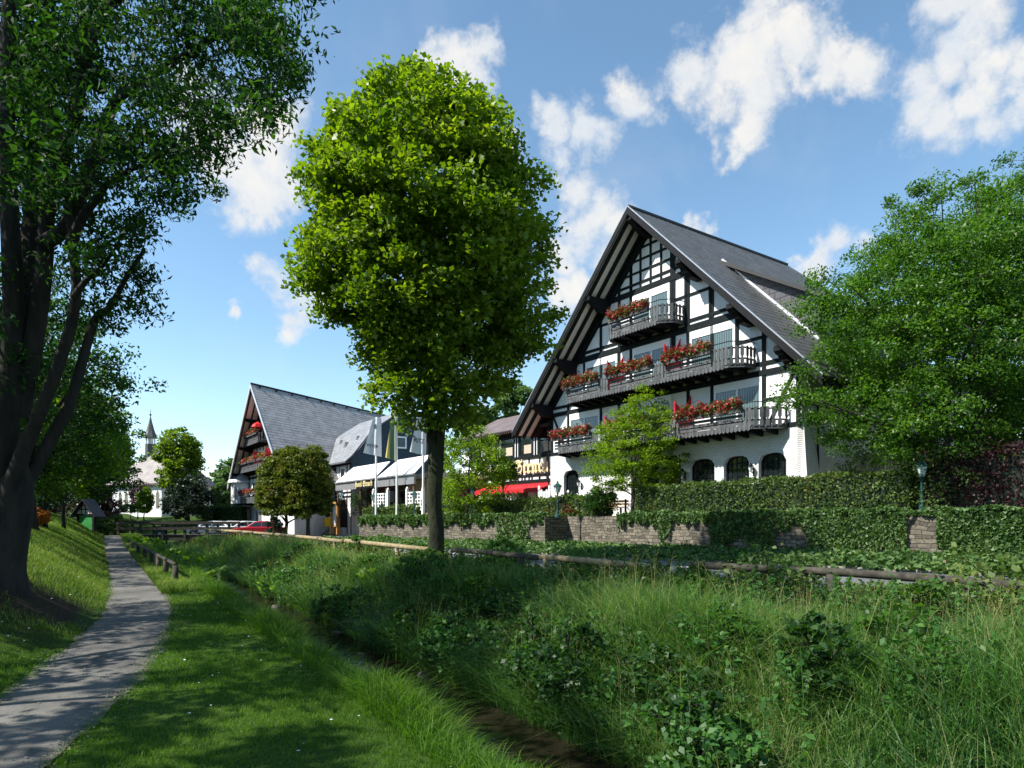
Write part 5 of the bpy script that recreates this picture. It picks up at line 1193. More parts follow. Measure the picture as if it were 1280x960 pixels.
# 2 the old many stemmed tree at the left
def old_tree():
    Y = 12.0; r = np.random.default_rng(5); base = base_at(4, Y); root = empty('old_path_tree', base, 'huge dark many stemmed tree leaning over the path at the left edge', 'tree')
    mb = MB(); ends = []
    def stem(pts, r0, r1, dy=0.0, dy1=0.0):
        n = len(pts); P = []
        for i, (x, y) in enumerate(pts): q = pxw(x, y, Y); q = q+np.array([0, 1, 0])*(dy+(dy1-dy)*i/(n-1)); P.append(q)
        # smooth
        t = np.linspace(0, n-1, n*4); A = np.array(P); S = np.stack([np.interp(t, np.arange(n), A[:, k]) for k in range(3)], 1)
        for _ in range(2): S[1:-1] = (S[:-2]+2*S[1:-1]+S[2:])/4
        mb.tube(S, np.linspace(r0, r1, len(S)).tolist(), 10, False); ends.append((S, np.linspace(r0, r1, len(S))))
    mb.tube([base+np.array([-.15, 0, -.5]), base+np.array([-.12, 0, .0]), base+np.array([-.06, 0, .35]), pxw(4, 690, Y), pxw(14, 640, Y), pxw(20, 600, Y), pxw(24, 570, Y)], [.68, .50, .40, .37, .34, .28, .10], 16, False)
    stem([(-22, 745), (-14, 690), (0, 620), (14, 540), (26, 470), (31, 400), (30, 320), (26, 200), (30, 100), (36, -20), (40, -120)], .27, .08, 0, -.5)
    stem([(-2, 700), (20, 610), (52, 545), (72, 500), (84, 440), (95, 385), (112, 372), (128, 330), (150, 290)], .14, .035, .1, .8)
    stem([(0, 680), (26, 600), (55, 545), (88, 480), (115, 418), (127, 375), (126, 330), (124, 270), (130, 230)], .14, .045, -.1, -1.0)
    stem([(24, 520), (46, 440), (62, 370), (72, 317), (78, 267), (100, 213), (120, 187), (133, 133), (140, 83), (138, 10), (150, -80)], .17, .05, 0, -1.0)
    stem([(28, 420), (14, 300), (6, 200), (-10, 80), (-20, -60)], .22, .06, .1, 1.5)
    stem([(72, 317), (110, 300), (150, 200), (167, 167), (187, 150), (233, 130), (287, 103), (330, 88), (372, 80)], .13, .02, -.4, -1.2)
    stem([(133, 133), (153, 60), (200, 30), (250, 8), (330, -25)], .11, .03, -.7, -1.0)
    stem([(124, 330), (145, 300), (170, 280), (190, 265), (233, 255), (280, 235)], .09, .015, -.8, -1.5)
    stem([(128, 390), (150, 372), (175, 360), (196, 340)], .06, .015, -.8, -1.2)
    stem([(100, 213), (60, 150), (50, 60), (80, -30)], .12, .03, -.4, .8)
    stem([(8, 600), (-20, 520), (-60, 430), (-120, 300), (-200, 160)], .3, .08, .2, 1.0)
    # crown: puffs scattered in a deep volume around the limbs
    poly = [(-330, -260), (300, -220), (415, -120), (395, -10), (396, 48), (372, 84), (362, 125), (338, 148), (305, 165), (298, 205), (278, 228), (262, 262), (236, 288), (220, 315), (220, 340), (196, 362),
            (168, 385), (160, 420), (150, 450), (132, 475), (100, 480), (80, 470), (40, 500), (-40, 520), (-330, 430)]
    def inside(x, y):
        c = False; n = len(poly); j = n-1
        for i in range(n):
            xi, yi = poly[i]; xj, yj = poly[j]
            if (yi > y) != (yj > y) and x < (xj-xi)*(y-yi)/(yj-yi)+xi: c = not c
            j = i
        return c
    cs = []
    while len(cs) < 1000:
        x, y = r.uniform(-330, 420), r.uniform(-260, 520)
        if not inside(x, y): continue
        yy = Y+r.normal()*1.9; yy = min(max(yy, 7.5), 17)
        if (x > 60 and y > 300) and r.random() < .4: continue
        if math.sin(x*.045+1)*math.sin(y*.05+x*.012) > .6: continue
        yy = max(yy, 8.6) if x > 0 else yy; q_ = pxw(x, y, yy); q_ = q_ if x > 0 else pxw(x, y, Y)+np.array([0, yy-Y, 0])
        if q_[2] < 3.2: continue
        if x > -40 and y > 250 and (yy < 11.4 or r.random() < .22): continue
        cs.append(q_)
    for S_, _ in ends:
        for q in S_[-max(3, len(S_)//3):]:
            if q[2] > 4: cs.append(q+r.normal(size=3)*np.array([.25, .3, .25]))
    cs = np.array(cs); P = np.concatenate([e[0] for e in ends]); RR = np.concatenate([e[1] for e in ends])
    cs = cs[np.argsort([np.min(np.linalg.norm(P-e, axis=1)) for e in cs])]
    for e in cs:
        dd = np.linalg.norm(P-e, axis=1); i = int(np.argmin(dd)); st = P[i]; mid = (st+e)/2+np.array([0, 0, .1*dd[i]])+r.normal(size=3)*.10*dd[i]
        bz_ = bez(st, mid, e, 4); mb.tube(bz_, np.linspace(min(RR[i]*.6, .045), .007, 4).tolist(), 4, False)
        P = np.concatenate([P, bz_[1:]]); RR = np.concatenate([RR, [.024, .020, .016]])
    mb.build('trunk', M['bark_dark'], root, True, recalc=False)
    C = crown_leaves(cs, 115, .52, .1, .7, r)
    # leaf sprays are thinner towards the outer, lower right rim
    leaves('crown', C, .125, M['lf_old'], root, aspect=.36, up=.3, droop=.55, fold=.1, r=r)
M['lf_old'] = leaf_mat('old_tree_leaves', [(.1, (.010, .036, .014)), (.5, (.020, .060, .018)), (.9, (.042, .100, .018))], .38, .6, .15, tcol=(1.8, 2.0, .35))
old_tree()
# 3 the tree in front of the hotel's right corner
def right_tree():
    Y = 24.8
    for (px, rows, lab, seed, ncl, Yk, bpx) in (
        (1190, [(600, 1110, 1330), (575, 1060, 1360), (545, 1012, 1390), (510, 992, 1400), (470, 985, 1400), (420, 990, 1400), (380, 1005, 1400), (340, 1030, 1390), (300, 1060, 1360), (262, 1095, 1300), (235, 1130, 1250), (222, 1160, 1215)],
         'large light green spreading tree in front of the hotel corner, nearer and rounder', 31, 1250, Y, 1190),
        (1275, [(420, 1120, 1480), (360, 1130, 1480), (300, 1150, 1470), (250, 1175, 1450), (215, 1210, 1420), (190, 1250, 1380)], 'taller light green tree at the right edge behind the spreading tree', 32, 480, 28.5, 1300)):
        r = np.random.default_rng(seed); X = (bpx-640)/FPX*Yk; b = np.array([X, Yk, 2.0]); prof = [(zpx(y, Yk), (bpx-l)/FPX*Yk-.2, (q-bpx)/FPX*Yk-.2) for y, l, q in rows]
        root = empty('spreading_tree', b, lab, 'tree', 'light green trees at the right'); cs = profile_centres(ncl, b, prof, r, .2, .12, sy=.72)
        cs = cs[~((cs[:, 1] > Yk+1.5) & (cs[:, 0] < X-4.2))]
        mb = MB()
        for k in range(5):
            a = k*1.3; st = b+np.array([.25*math.cos(a), .25*math.sin(a), 0]); top = (X+1.9*math.cos(a), Yk+1.5*math.sin(a), 9+k*.4)
            sel = cs[np.abs(np.arctan2(cs[:, 1]-Yk, cs[:, 0]-X)-math.atan2(math.sin(a), math.cos(a))) < 1.1]
            if len(sel) < 12: sel = cs
            tree_wood(mb, st, top, .13, sel, 7, 70, .18, r)
        mb.build('trunk', M['bark'], root, True, recalc=False)
        C = crown_leaves(cs, 125, .60, .12, .62, r); leaves('crown', C, .13, M['lf_right'], root, aspect=.5, up=.5, droop=.1, r=r)
M['lf_right'] = leaf_mat('feathery_green_leaves', [(.1, (.026, .080, .009)), (.5, (.055, .138, .014)), (.9, (.115, .21, .024))], .42, .45, .4, tcol=(1.7, 1.9, .35))
right_tree()
# 4.. smaller trees
def rows_tree(px, Y, rows, *a, zb=None, **k):
    b = base_at(px, Y); 
    if zb is not None: b[2] = zb
    prof = [(zpx(y, Y), (px-l)/FPX*Y, (q-px)/FPX*Y) for y, l, q in rows]
    return make_tree(a[0], a[1], b, prof, **k)
rows_tree(792, 34.0, [(615, 745, 835), (590, 735, 848), (560, 732, 850), (535, 745, 846), (515, 765, 838), (495, 790, 830), (482, 800, 825)], 'young_tree', 'small layered light green tree in front of the arched recess of the hotel',
          zb=2.0, wood_top=6.5, r0=.09, mat=M['lf_fresh'], bark=M['bark'], n_cl=300, per=80, spread=.5, size=.12, flat=.38, up=.9, seed=41, inner=.3, aspect=.6, jitter=.14)
rows_tree(583, 41.5, [(640, 555, 615), (615, 549, 632), (590, 548, 640), (565, 550, 630), (545, 556, 618), (530, 568, 600)], 'lime_green_tree', 'bright yellow green young tree right behind the big roadside trunk',
          zb=1.9, wood_top=6.5, r0=.10, mat=M['lf_fresh'], bark=M['bark'], n_cl=170, per=70, spread=.55, size=.16, flat=.6, seed=42, inner=.4)
rows_tree(628, 43.0, [(604, 617, 641), (598, 613, 645), (588, 612, 646), (578, 616, 642), (573, 622, 635)], 'ball_tree', 'small clipped ball shaped tree in front of the restaurant wing',
          zb=1.9, wood_top=4.8, r0=.07, mat=M['lf_mid'], bark=M['bark'], n_cl=90, per=60, spread=.28, size=.12, seed=43, inner=.6)
G = 'clipped round trees before the left chalet'
rows_tree(357, 54.0, [(643, 332, 388), (632, 325, 394), (610, 323, 398), (590, 327, 398), (575, 336, 396), (562, 350, 390)], 'clipped_tree', 'left one of the two clipped olive green trees before the chalet',
          zb=.2, wood_top=5.4, r0=.16, mat=M['lf_trim'], bark=M['bark'], n_cl=420, per=80, spread=.42, size=.2, group=G, seed=44, inner=.72, jitter=.03)
rows_tree(386, 53.0, [(645, 362, 410), (632, 354, 413), (610, 350, 412), (590, 350, 411), (572, 354, 407), (559, 364, 398)], 'clipped_tree', 'right darker one of the two clipped trees before the chalet',
          zb=.2, wood_top=5.4, r0=.17, mat=M['lf_mid2'] if 'lf_mid2' in M else M['lf_trim'], bark=M['bark'], n_cl=420, per=80, spread=.42, size=.2, group=G, seed=45, inner=.72, jitter=.03)
rows_tree(343, 52.0, [(668, 334, 352), (662, 333, 353), (655, 334, 352), (648, 338, 349), (642, 341, 346)], 'dwarf_conifer', 'small dark blue green conifer beside the red car', zb=.25, wood_top=1.4, r0=.05, mat=M['lf_black'], bark=M['bark'],
          n_cl=60, per=60, spread=.22, size=.12, cat='shrub', seed=46, inner=.3)
rows_tree(222, 70.0, [(612, 210, 238), (600, 204, 246), (585, 200, 248), (565, 198, 248), (550, 202, 246), (540, 210, 238), (535, 216, 230)], 'round_lawn_tree', 'round green tree standing in front of the church roof', zb=1.8, wood_top=9.5, r0=.22, mat=M['lf_lime'], bark=M['bark'],
          n_cl=170, per=60, spread=.75, size=.3, seed=47, inner=.4)
rows_tree(234, 68.0, [(645, 216, 258), (635, 208, 264), (618, 207, 265), (605, 214, 258), (596, 226, 248)], 'dark_yew', 'blackish round yew under the round tree before the church', zb=1.7, wood_top=4.5, r0=.2, mat=M['lf_black'], bark=M['bark_dark'],
          n_cl=150, per=70, spread=.6, size=.22, seed=48, inner=.4, cat='shrub')
rows_tree(180, 67.0, [(640, 176, 186), (628, 171, 189), (618, 172, 188), (608, 177, 184)], 'young_lawn_tree', 'young bright green tree on the lawn before the church windows', zb=1.7, wood_top=4.2, r0=.06, mat=M['lf_fresh'], bark=M['bark'],
          n_cl=50, per=60, spread=.35, size=.2, seed=49, inner=.3)
rows_tree(172, 72.0, [(630, 162, 182), (618, 162, 184), (608, 165, 184), (600, 170, 180)], 'copper_shrub', 'loose copper leaved shrub at the church wall', zb=1.8, wood_top=5, r0=.06, mat=M['lf_purple'], bark=M['bark'], n_cl=60, per=30, spread=.5, size=.2, seed=50, inner=.3, cat='shrub')
rows_tree(132, 64.0, [(655, 112, 150), (640, 108, 148), (620, 106, 146), (608, 114, 140)], 'copper_bush', 'dark copper bush between the shelter and the church', zb=1.2, wood_top=4, r0=.06, mat=M['lf_purple'], bark=M['bark'], n_cl=130, per=60, spread=.6, size=.2, seed=51, inner=.3, cat='shrub')
rows_tree(150, 57.0, [(668, 120, 158), (660, 119, 160), (652, 122, 158), (646, 130, 150)], 'lawn_shrub', 'low variegated shrub at the left end of the footbridge', zb=.5, wood_top=1.5, r0=.04, mat=M['lf_pale'], bark=M['bark'], n_cl=80, per=60, spread=.3, size=.16, seed=52, inner=.3, cat='shrub')
rows_tree(163, 70.0, [(640, 151, 176), (634, 149, 177), (630, 155, 172)], 'white_flowering_shrub', 'low pale shrub at the foot of the church wall', zb=1.8, wood_top=2.5, r0=.04, mat=M['lf_pale'], bark=M['bark'], n_cl=60, per=60, spread=.3, size=.16, seed=53, inner=.3, cat='shrub')
rows_tree(-1100, 5.2, [(300, -2150, -420), (100, -2250, -330), (-200, -2250, -330), (-500, -2000, -500), (-700, -1600, -800)], 'bank_tree', 'tree beside the camera left of the frame whose shade falls on the near lawn', wood_top=8, r0=.3, mat=M['lf_dark'], bark=M['bark_dark'],
          n_cl=260, per=60, spread=.7, size=.2, group='trees on the left bank', seed=71, inner=.2)
# trees of the bank on the left and beyond
G = 'trees on the left bank'
bank = [(38, 26, 7, 10.5, 3.5, .22, 'lf_dark', 'bank tree with straight dark trunk closest behind the old stem'), (56, 31, 5, 9.0, 3.0, .10, 'lf_mid', 'thin stemmed bank tree right of the straight dark trunk'),
        (80, 38, 4.5, 9.5, 3.1, .10, 'lf_fresh', 'bank tree with bright sunlit leaves above the notice shelter'), (100, 56, 4, 10.2, 4.0, .2, 'lf_dark', 'tall deep green tree whose crown peaks left of the church spire'),
        (20, 44, 6, 14, 5.5, .2, 'lf_mid', 'broad mid green tree farther back behind the old stem'), (52, 64, 3.5, 13, 6.0, .25, 'lf_mid', 'wide mid green tree far back over the notice shelter'),
        (-60, 30, 6, 14, 6, .3, 'lf_dark', 'dark tree at the left edge behind the old tree')]
for i, (px, Y, zl, zh, rad, r0, mt, lab) in enumerate(bank):
    b = base_at(px, Y); zl = b[2]+ (1.6 if i in (1, 2, 3, 5, 4) else 2.6)
    make_tree('bank_tree', lab, b, ellip_prof(zl, zh, rad), wood_top=zh-2, r0=r0, mat=M[mt], bark=M['bark_dark'], n_cl=200, per=75, spread=.8, size=.17 if Y < 35 else .24, group=G, seed=60+i, inner=.25, limbs=8, twigs=80, jitter=.15)
# two trees that stand left of the frame and lay their shade over path and lawn
rows_tree(-330, 20.0, [(600, -520, -120), (500, -560, -90), (380, -560, -80), (260, -520, -120), (180, -430, -220)], 'bank_tree', 'bank tree just outside the left edge whose shade falls on the path', wood_top=10, r0=.3, mat=M['lf_dark'], bark=M['bark_dark'],
          n_cl=200, per=60, spread=.7, size=.2, group=G, seed=70, inner=.3)
G = 'background trees'
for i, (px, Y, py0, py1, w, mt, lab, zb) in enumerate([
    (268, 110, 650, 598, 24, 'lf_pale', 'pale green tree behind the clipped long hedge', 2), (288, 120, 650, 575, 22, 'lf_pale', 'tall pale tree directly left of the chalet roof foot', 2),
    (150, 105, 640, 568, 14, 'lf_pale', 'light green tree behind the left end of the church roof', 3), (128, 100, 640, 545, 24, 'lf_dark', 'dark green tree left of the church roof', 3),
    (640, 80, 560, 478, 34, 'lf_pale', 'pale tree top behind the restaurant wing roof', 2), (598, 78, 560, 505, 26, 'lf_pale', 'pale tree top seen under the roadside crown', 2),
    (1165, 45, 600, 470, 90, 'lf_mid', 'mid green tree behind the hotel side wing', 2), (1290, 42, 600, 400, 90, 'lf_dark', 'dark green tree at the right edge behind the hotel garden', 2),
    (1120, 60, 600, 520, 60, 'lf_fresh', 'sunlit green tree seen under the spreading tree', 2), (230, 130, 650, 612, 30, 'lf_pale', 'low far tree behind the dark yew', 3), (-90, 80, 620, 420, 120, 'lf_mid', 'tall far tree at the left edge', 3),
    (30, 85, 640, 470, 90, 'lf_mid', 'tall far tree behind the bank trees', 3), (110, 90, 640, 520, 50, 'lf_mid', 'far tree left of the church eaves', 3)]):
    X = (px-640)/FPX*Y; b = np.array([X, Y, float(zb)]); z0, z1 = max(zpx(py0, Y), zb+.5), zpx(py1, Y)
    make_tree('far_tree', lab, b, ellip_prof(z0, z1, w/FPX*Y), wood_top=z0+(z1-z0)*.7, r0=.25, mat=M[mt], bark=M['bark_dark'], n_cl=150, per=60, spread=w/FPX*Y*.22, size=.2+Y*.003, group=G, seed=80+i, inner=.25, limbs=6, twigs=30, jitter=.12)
for i, (px, Y, h, w, mt, lab) in enumerate([(44, 30, .8, .6, 'flower_orange', 'orange flowering bush on the bank between the tree trunks'), (52, 47, 2.0, 1.8, 'lf_black', 'dark undergrowth bush on the bank behind the thin trunks'),
    (22, 50, 2.6, 3.2, 'lf_black', 'dark undergrowth bush at the far left on the bank'), (84, 62, 2.8, 2.4, 'lf_purple', 'reddish bush behind the notice shelter')]):
    b = base_at(px, Y); make_tree('bank_bush', lab, b, ellip_prof(b[2]+.1, b[2]+h, w), wood_top=b[2]+h*.7, r0=.05, mat=M[mt], bark=M['bark_dark'], n_cl=70, per=60, spread=w*.35, size=.16, group='bushes on the left bank', cat='shrub', seed=100+i, inner=.2, limbs=5, twigs=20)
# shrubs on the terrace
for i, (px, n, z0, z1, w, mt, lab) in enumerate([(712, 28.6, 2.1, 3.3, .7, 'lf_black', 'dark shrub beside the lamp at the recessed wall'), (752, 27.9, 2.1, 3.6, .9, 'lf_dark', 'dense dark shrub left of the wooden bench'),
    (1185, 27.2, 2.2, 4.6, 1.3, 'lf_hedge', 'tall shrub with pale leaves right of the rightmost lamp'), (1255, 27.8, 2.2, 4.9, 1.8, 'lf_purple', 'copper shrub behind the hedge at the right edge'),
    (457, 29.5, 1.9, 4.3, 1.3, 'lf_dark', 'dark climbing shrub under the hanging iron sign'), (840, 29.3, 2.1, 3.2, .9, 'lf_dark', 'dark shrub at the foot of the small layered tree')]):
    X, Y = px_on_n(px, n); b = np.array([X, Y, 2.0]); make_tree('terrace_shrub', lab, b, ellip_prof(z0, z1, w), wood_top=z1-.5, r0=.04, mat=M[mt], bark=M['bark_dark'], n_cl=60, per=70, spread=w*.4, size=.11, group='shrubs on the terrace', cat='shrub', seed=120+i, inner=.3, limbs=5, twigs=20)
for i, (px, n, z, w, lab, mt) in enumerate([(718, 28.3, 2.35, .8, 'red flowers below the hedge next to the recessed wall lamp', 'flower_red'), (688, 28.3, 2.3, .35, 'small red flowers left of the recessed wall lamp', 'flower_red'), (397, 34.5, 6.9, 1.6, 'pink blossoms above the clipped round trees', 'flower_pink'), (640, 29.2, 3.3, .9, 'pale yellow flowering plant under the red awning', 'flower_pale')]):
    X, Y = px_on_n(px, n); r = np.random.default_rng(140+i); c = np.array([X, Y, z])+r.normal(size=(420, 3))*np.array([w*.5, w*.3, w*.22])
    if mt == 'flower_pale': M[mt] = leaf_mat('pale_yellow_blossom', [(.1, (.4, .42, .12)), (.9, (.6, .58, .25))], .25)
    if px == 397: continue
    rt = empty('flower_bed', (X, Y, 2.0), lab, 'flowers'); leaves('blossom', c[:220], .10, M[mt], rt, r=r); leaves('greenery', c[220:], .12, M['lf_box'], rt, r=r)
# long clipped hedge in front of the church lawn
def T_h(s_, n_): return (pxw(245, 650, 72)[0]+np.asarray(s_)*.97, 72+np.asarray(n_)-np.asarray(s_)*.05)
hedge('long clipped hedge behind the parked cars, left of the chalet', 0, 5.2, 0, 1.6, lambda s: 3.0+0*np.asarray(s), M['lf_dark'], .8, .2, 9, 'hedges by the church', 'long_hedge', 1.0, T_h)

# ------------------------------------------------------------------ grass and bank plants
def in_view(X, Y, pad=60):
    px = 640+FPX*X/np.maximum(Y, .1); return (Y > 1.2) & (px > -pad) & (px < 1280+pad)
def blades(name, X, Y, Z, h, w, mat, lean=.35, r=None, curl=.5, kind='stuff', label=None):
    r = r or rng; n = len(X); a = r.uniform(0, 2*np.pi, n); d = np.stack([np.cos(a), np.sin(a), 0*a], 1); b = r.uniform(0, 2*np.pi, n); sd = np.stack([np.cos(b), np.sin(b), 0*b], 1)
    ln = (lean*r.random(n))[:, None]*h[:, None]; P = np.stack([X, Y, Z], 1); up = np.array([0, 0, 1.]); w = w[:, None]; h_ = h[:, None]
    m1 = P+up*h_*.5+d*ln*.25; m2 = P+up*h_*(.88-.2*curl*r.random((n, 1)))+d*ln*.8; tp = m2+up*h_*(.12-.25*curl*r.random((n, 1)))+d*ln*.6
    V = np.stack([P-sd*w*.5, P+sd*w*.5, m1-sd*w*.45, m1+sd*w*.45, m2-sd*w*.25, m2+sd*w*.25, tp-sd*w*.03, tp+sd*w*.03], 1).reshape(-1, 3)
    i = np.arange(n)[:, None]*8; F = np.concatenate([i+np.array([[0, 1, 3, 2]]), i+np.array([[2, 3, 5, 4]]), i+np.array([[4, 5, 7, 6]])], 0)
    o = link_mesh(name, V, F, mat, None, None, False, (0, 0, 0)); tag(o, label, kind=kind); return o
def scatter(n, t0, t1, m0, m1, r, pw=1.0, dref=7, pe=1.2):
    t = t0+(t1-t0)*r.random(n)**pw; m = r.uniform(m0, m1, n); X, Y = tm(t, m); k = in_view(X, Y) & (r.random(n) < np.clip((dref/np.maximum(Y, 1))**pe, 0, 1)); return X[k], Y[k], t[k], m[k]
def lawn():
    r = np.random.default_rng(300); X, Y, t, m = scatter(900000, 1, 34, -5.5, 2.75, r, 1.0, 6.5, 1.4); pm = path_m(t); k = (np.abs(m-pm) > .52+.16*r.random(len(m))) & ~((m < pm-.75) & (t > 15)); X, Y, t, m, pm = X[k], Y[k], t[k], m[k], pm[k]
    bare = np.exp(-(((X+8.4)/1.9)**2+((Y-12.3)/2.3)**2)); k = r.random(len(X)) > bare*1.1; X, Y, m = X[k], Y[k], m[k]
    sc = np.maximum(1, Y/6.5)**.8; h = r.uniform(.025, .06, len(X))*(1+.5*sst(m, 2.1, 2.7)); blades('lawn_grass', X, Y, H(X, Y)-.005, h*sc**.4, .0042*sc*r.uniform(.7, 1.3, len(X)), M['gr_lawn'], .7, r)
    X, Y, t, m = scatter(420000, 13, 62, -7.5, 1.2, r, 1.0, 14, 1.0); pm = path_m(t); k = m < pm-.68; X, Y, t, m = X[k], Y[k], t[k], m[k]
    bare = np.exp(-(((X+8.4)/1.9)**2+((Y-12.3)/2.3)**2)); k = r.random(len(X)) > bare*1.1; X, Y = X[k], Y[k]
    sc = np.maximum(1, Y/14); h = r.uniform(.06, .16, len(X)); blades('bank_grass', X, Y, H(X, Y)-.01, h*sc**.3, .008*sc*r.uniform(.7, 1.3, len(X)), M['gr_slope'], .8, r)
    # verge between path and brook, farther along
    X, Y, t, m = scatter(160000, 19, 62, 1.3, 3.2, r, 1.0, 14, .9); sc = np.maximum(1, Y/14); h = r.uniform(.08, .28, len(X)); blades('verge_grass', X, Y, H(X, Y)-.01, h, .009*sc, M['gr_slope'], .8, r)
lawn()
def edge_grass():
    """longer grass where the lawn breaks off to the brook"""
    r = np.random.default_rng(301); X, Y, t, m = scatter(260000, 2, 30, 2.3, 3.5, r, 1.0, 7, 1.1); k = r.random(len(m)) < .35+.65*sst(m, 2.45, 2.9); X, Y, t, m = X[k], Y[k], t[k], m[k]
    sc = np.maximum(1, Y/8); h = r.uniform(.12, .42, len(X))*(.6+.5*np.sin(t*1.7)*np.sin(t*.6+1)+.3); h = np.maximum(h, .07)*(1-.35*sst(m, 3.0, 3.5))
    blades('brook_edge_grass', X, Y, H(X, Y)-.02, h, .007*sc*r.uniform(.7, 1.3, len(X)), M['gr_lawn'], 1.1, r, .9)
edge_grass()
def meadow():
    r = np.random.default_rng(302); X, Y, t, m = scatter(1900000, 1, 60, 4.9, 18, r, .85, 8.5, 1.35); n = .735*X+.678*Y; s = -.678*X+.735*Y
    k = (n < fence_n(s)+.25+.7*r.random(len(n))); X, Y, t, m, n, s = X[k], Y[k], t[k], m[k], n[k], s[k]
    pat = .5+.5*np.sin(X*.9+1.3*np.sin(Y*.7))*np.sin(Y*.8+np.cos(X*.6)); k = r.random(len(X)) < .55+.45*pat; X, Y, t, m, n, s, pat = [q[k] for q in (X, Y, t, m, n, s, pat)]
    sc = np.maximum(1, Y/8.5); nf = sst(n-fence_n(s), -2.2, -.3)
    h = r.uniform(.45, 1.0, len(X))*(.62+.45*pat)*(1-.45*nf)*(1+.4*(1-sst(m, 6.8, 9.5))); w = .0075*sc**.85*r.uniform(.6, 1.4, len(X))
    zone = np.sin(X*1.15+2*np.sin(Y*.45))+np.sin(Y*1.3+1.5*np.cos(X*.8))+.7*r.normal(size=len(X))
    for nm, kk, mt, wf, hf in (('tall_grass', np.abs(zone) < 1.05, 'gr_tall', 1.15, 1), ('pale_tall_grass', zone >= 1.05, 'gr_pale', 1.0, 1.08), ('broad_dark_grass', zone <= -1.05, 'gr_dark', 1.9, .9)):
        blades(nm, X[kk], Y[kk], H(X[kk], Y[kk])-.03, h[kk]*hf, w[kk]*wf, M[mt], 1.05, r, .9)
    q = r.random(len(X)) < .035; hh = h[q]*1.25+.1; blades('seeding_grass', X[q], Y[q], H(X[q], Y[q]), hh, .006*sc[q], M['gr_seed'], .5, r, .3)
    Z = H(X[q], Y[q])+hh*.92; C = np.repeat(np.stack([X[q], Y[q], Z], 1), 4, 0)+r.normal(size=(4*q.sum(), 3))*np.array([.03, .03, .06]); leaves_o = leaves('seed_heads', C, .02, M['gr_seed'], None, aspect=.4, up=.1, r=r); tag(leaves_o, kind='stuff')
meadow()
def weeds(name, label, t0, t1, m0, m1, count, hgt, leaf, mat, seed, per=26, aspect=.6, group='leafy plants by the brook', cat='plant', spread=.32):
    """clumps of upright leafy stems, each clump a plant of its own"""
    r = np.random.default_rng(seed); done = 0; tries = 0
    while done < count and tries < count*30:
        tries += 1; t = r.uniform(t0, t1); m = r.uniform(m0, m1); X, Y = tm(t, m)
        if not in_view(np.array(X), np.array(Y), 0): continue
        z = max(Hs(X, Y), -.8); ns = 9; C = []; mb = MB()
        for k in range(ns):
            a = r.uniform(0, 6.28); rr = spread*r.random()**.5; b = np.array([X+rr*math.cos(a), Y+rr*math.sin(a), z-.02]); hh = hgt*r.uniform(.55, 1.1); tip = b+np.array([.25*hh*math.cos(a)*r.random(), .25*hh*math.sin(a)*r.random(), hh])
            mb.tube([b, (b+tip)/2+r.normal(size=3)*.02, tip], [.007, .006, .003], 4, False)
            for q in range(per//2):
                f = .25+.75*q/(per//2); p = b+(tip-b)*f; C.append(p+np.append(r.normal(size=2)*leaf*.55*(1.2-f*.6), r.normal()*.02))
        yield X, Y, z, mb, np.array(C), r; done += 1
def plant_patch(name, labels, *a, **k):
    lf, mat, asp = a[6], a[7], k.get('aspect', .6); first = None
    for i, (X, Y, z, mb, C, r) in enumerate(weeds(name, labels, *a, **k)):
        root = empty(name, (X, Y, z), labels, 'plant', k.get('group', 'leafy plants by the brook')); mb.build('stems', M['lf_weed'], root, recalc=False); leaves('leaves', C, lf, mat, root, aspect=asp, up=.8, droop=.25, r=r)
plant_patch('nettle_clump', 'leafy upright nettle clump in the tall grass above the brook', 3, 17, 6.0, 11, 80, .95, .085, M['lf_weed'], 401, per=60)
plant_patch('nettle_clump', 'leafy nettle clump hanging over the far edge of the brook water', 4, 26, 4.8, 6.6, 90, 1.0, .095, M['lf_weed'], 402, per=60, spread=.45, group='plants hanging over the brook')
plant_patch('butterbur_clump', 'big leaved pale butterbur clump at the bend of the brook', 18, 25, 5.2, 7.6, 16, .7, .30, M['lf_butter'], 403, per=10, aspect=.95, group='butterbur at the bend', spread=.5)
plant_patch('butterbur_clump', 'yellow green butterbur clump in the brook bed before the footbridge', 32, 52, 2.4, 6.6, 42, .55, .42, M['lf_butter'], 404, per=8, aspect=.95, group='butterbur before the footbridge', spread=.8)
plant_patch('dock_plant', 'small leafy dock at the near edge of the brook', 4, 14, 2.8, 3.5, 10, .35, .12, M['lf_weed'], 405, group='docks at the near edge', spread=.15)
# brambles and ivy around the road rails
r_ = np.random.default_rng(500); n_ = 42000; s_ = -4+50*r_.random(n_)**1.7; nn_ = fence_n(s_)+r_.uniform(-.7, 1.3, n_); x_, y_ = sn(s_, nn_)
hh_ = (.3+.75*(np.sin(s_*1.1)*np.sin(s_*.37+1) > -.25)*r_.random(n_))*(1-.35*(s_ > 9)); z_ = H(x_, y_)+hh_*r_.random(n_)**.6
tag(leaves('rail_brambles', np.stack([x_, y_, z_], 1), .11, M['lf_hedge'], None, aspect=.7, up=.6, r=r_), kind='stuff')
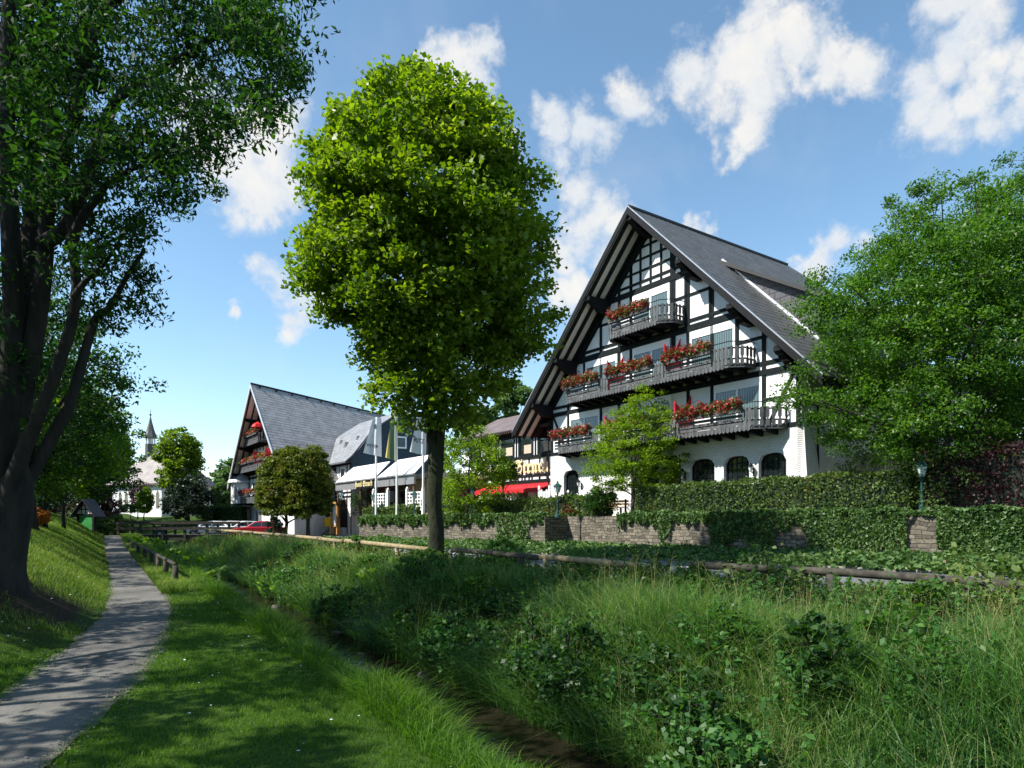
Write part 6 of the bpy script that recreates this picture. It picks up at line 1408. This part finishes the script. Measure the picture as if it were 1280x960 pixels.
# stones in the brook
for i in range(12):
    r = np.random.default_rng(600+i); t = r.uniform(7, 24); m = r.choice([3.6, 5.2, 5.0, 4.4])+r.normal()*.25; X, Y = tm(t, m); R0 = r.uniform(.07, .17); m_ = MB()
    import bmesh
    bm = bmesh.new(); bmesh.ops.create_icosphere(bm, subdivisions=2, radius=1)
    for v in bm.verts:
        c = v.co; k = 1+.22*math.sin(c.x*3+i)*math.cos(c.y*4+i*2)+.12*math.sin(c.z*7+i); v.co = Vector((c.x*k*R0*1.2, c.y*k*R0, c.z*k*R0*.6))
    me = bpy.data.meshes.new('brook_stone'); bm.to_mesh(me); bm.free(); me.materials.append(M['rock']); me.polygons.foreach_set('use_smooth', [True]*len(me.polygons)); o = bpy.data.objects.new('brook_stone', me); COL.objects.link(o)
    o.location = (X, Y, -.82); o.rotation_euler = (0, 0, r.uniform(0, 6)); tag(o, 'wet grey stone lying in the shallow brook', 'stone', 'stones in the brook')
print('tris', sum(len(o.data.polygons) for o in bpy.data.objects if o.type == 'MESH'))

def litter():
    r = np.random.default_rng(700); t = 2+40*r.random(9000)**1.6; pm = path_m(t); m = pm+np.where(r.random(9000) < .5, np.sign(r.normal(size=9000))*(.62+.12*r.normal(size=9000)), r.uniform(-.7, .7, 9000)*1.0)
    k = r.random(9000) < np.where(np.abs(m-pm) > .45, .8, .22); X, Y = tm(t[k], m[k]); V, F = leaf_arrays(np.stack([X, Y, np.maximum(H(X, Y), 0)+.026], 1), .034, .6, 6, 0, .1, r)
    tag(link_mesh('leaf_litter', V, F, M['litter'], None, None, False, (0, 0, 0)), kind='stuff')
    t = r.uniform(2, 34, 420); m = r.uniform(-5, 2.4, 420); k = np.abs(m-path_m(t)) > .8; X, Y = tm(t[k], m[k]); V, F = leaf_arrays(np.stack([X, Y, H(X, Y)+.06], 1), .03, 1, 3, 0, .1, r)
    tag(link_mesh('lawn_daisies', V, F, M['white'], None, None, False, (0, 0, 0)), kind='stuff')
M['litter'] = leaf_mat('dry_leaf_litter', [(.1, (.06, .05, .025)), (.6, (.22, .19, .11)), (.9, (.4, .37, .27))], .1)
litter()

def bankside():  # dark bushes added to stand in for a shadow lying on this bank
    r = np.random.default_rng(800); n = 0
    for i in range(400):
        if n >= 64: break
        t = r.uniform(4, 27); m = r.uniform(5.1, 6.8) if i % 3 else r.uniform(6.5, 10); X, Y = tm(t, m)
        if not in_view(np.array(X), np.array(Y), -10): continue
        z = max(Hs(X, Y), -.75); h = r.uniform(.7, 1.25); w = r.uniform(.35, .7); n += 1
        make_tree('shadow_mass_bush', 'dark leafy bush added for the shadow mass on the far bank of the brook', np.array([X, Y, z]), ellip_prof(z+.05, z+h, w), wood_top=z+h*.7, r0=.02, mat=M[('lf_dark', 'lf_mid', 'lf_weed')[n % 3]], bark=M['bark_dark'], n_cl=34, per=48, spread=w*.35, size=.085,
                  group='bushes added for the shadow along the brook', cat='shrub', seed=810+n, inner=.2, limbs=4, twigs=14, aspect=.7, up=.7)
bankside()
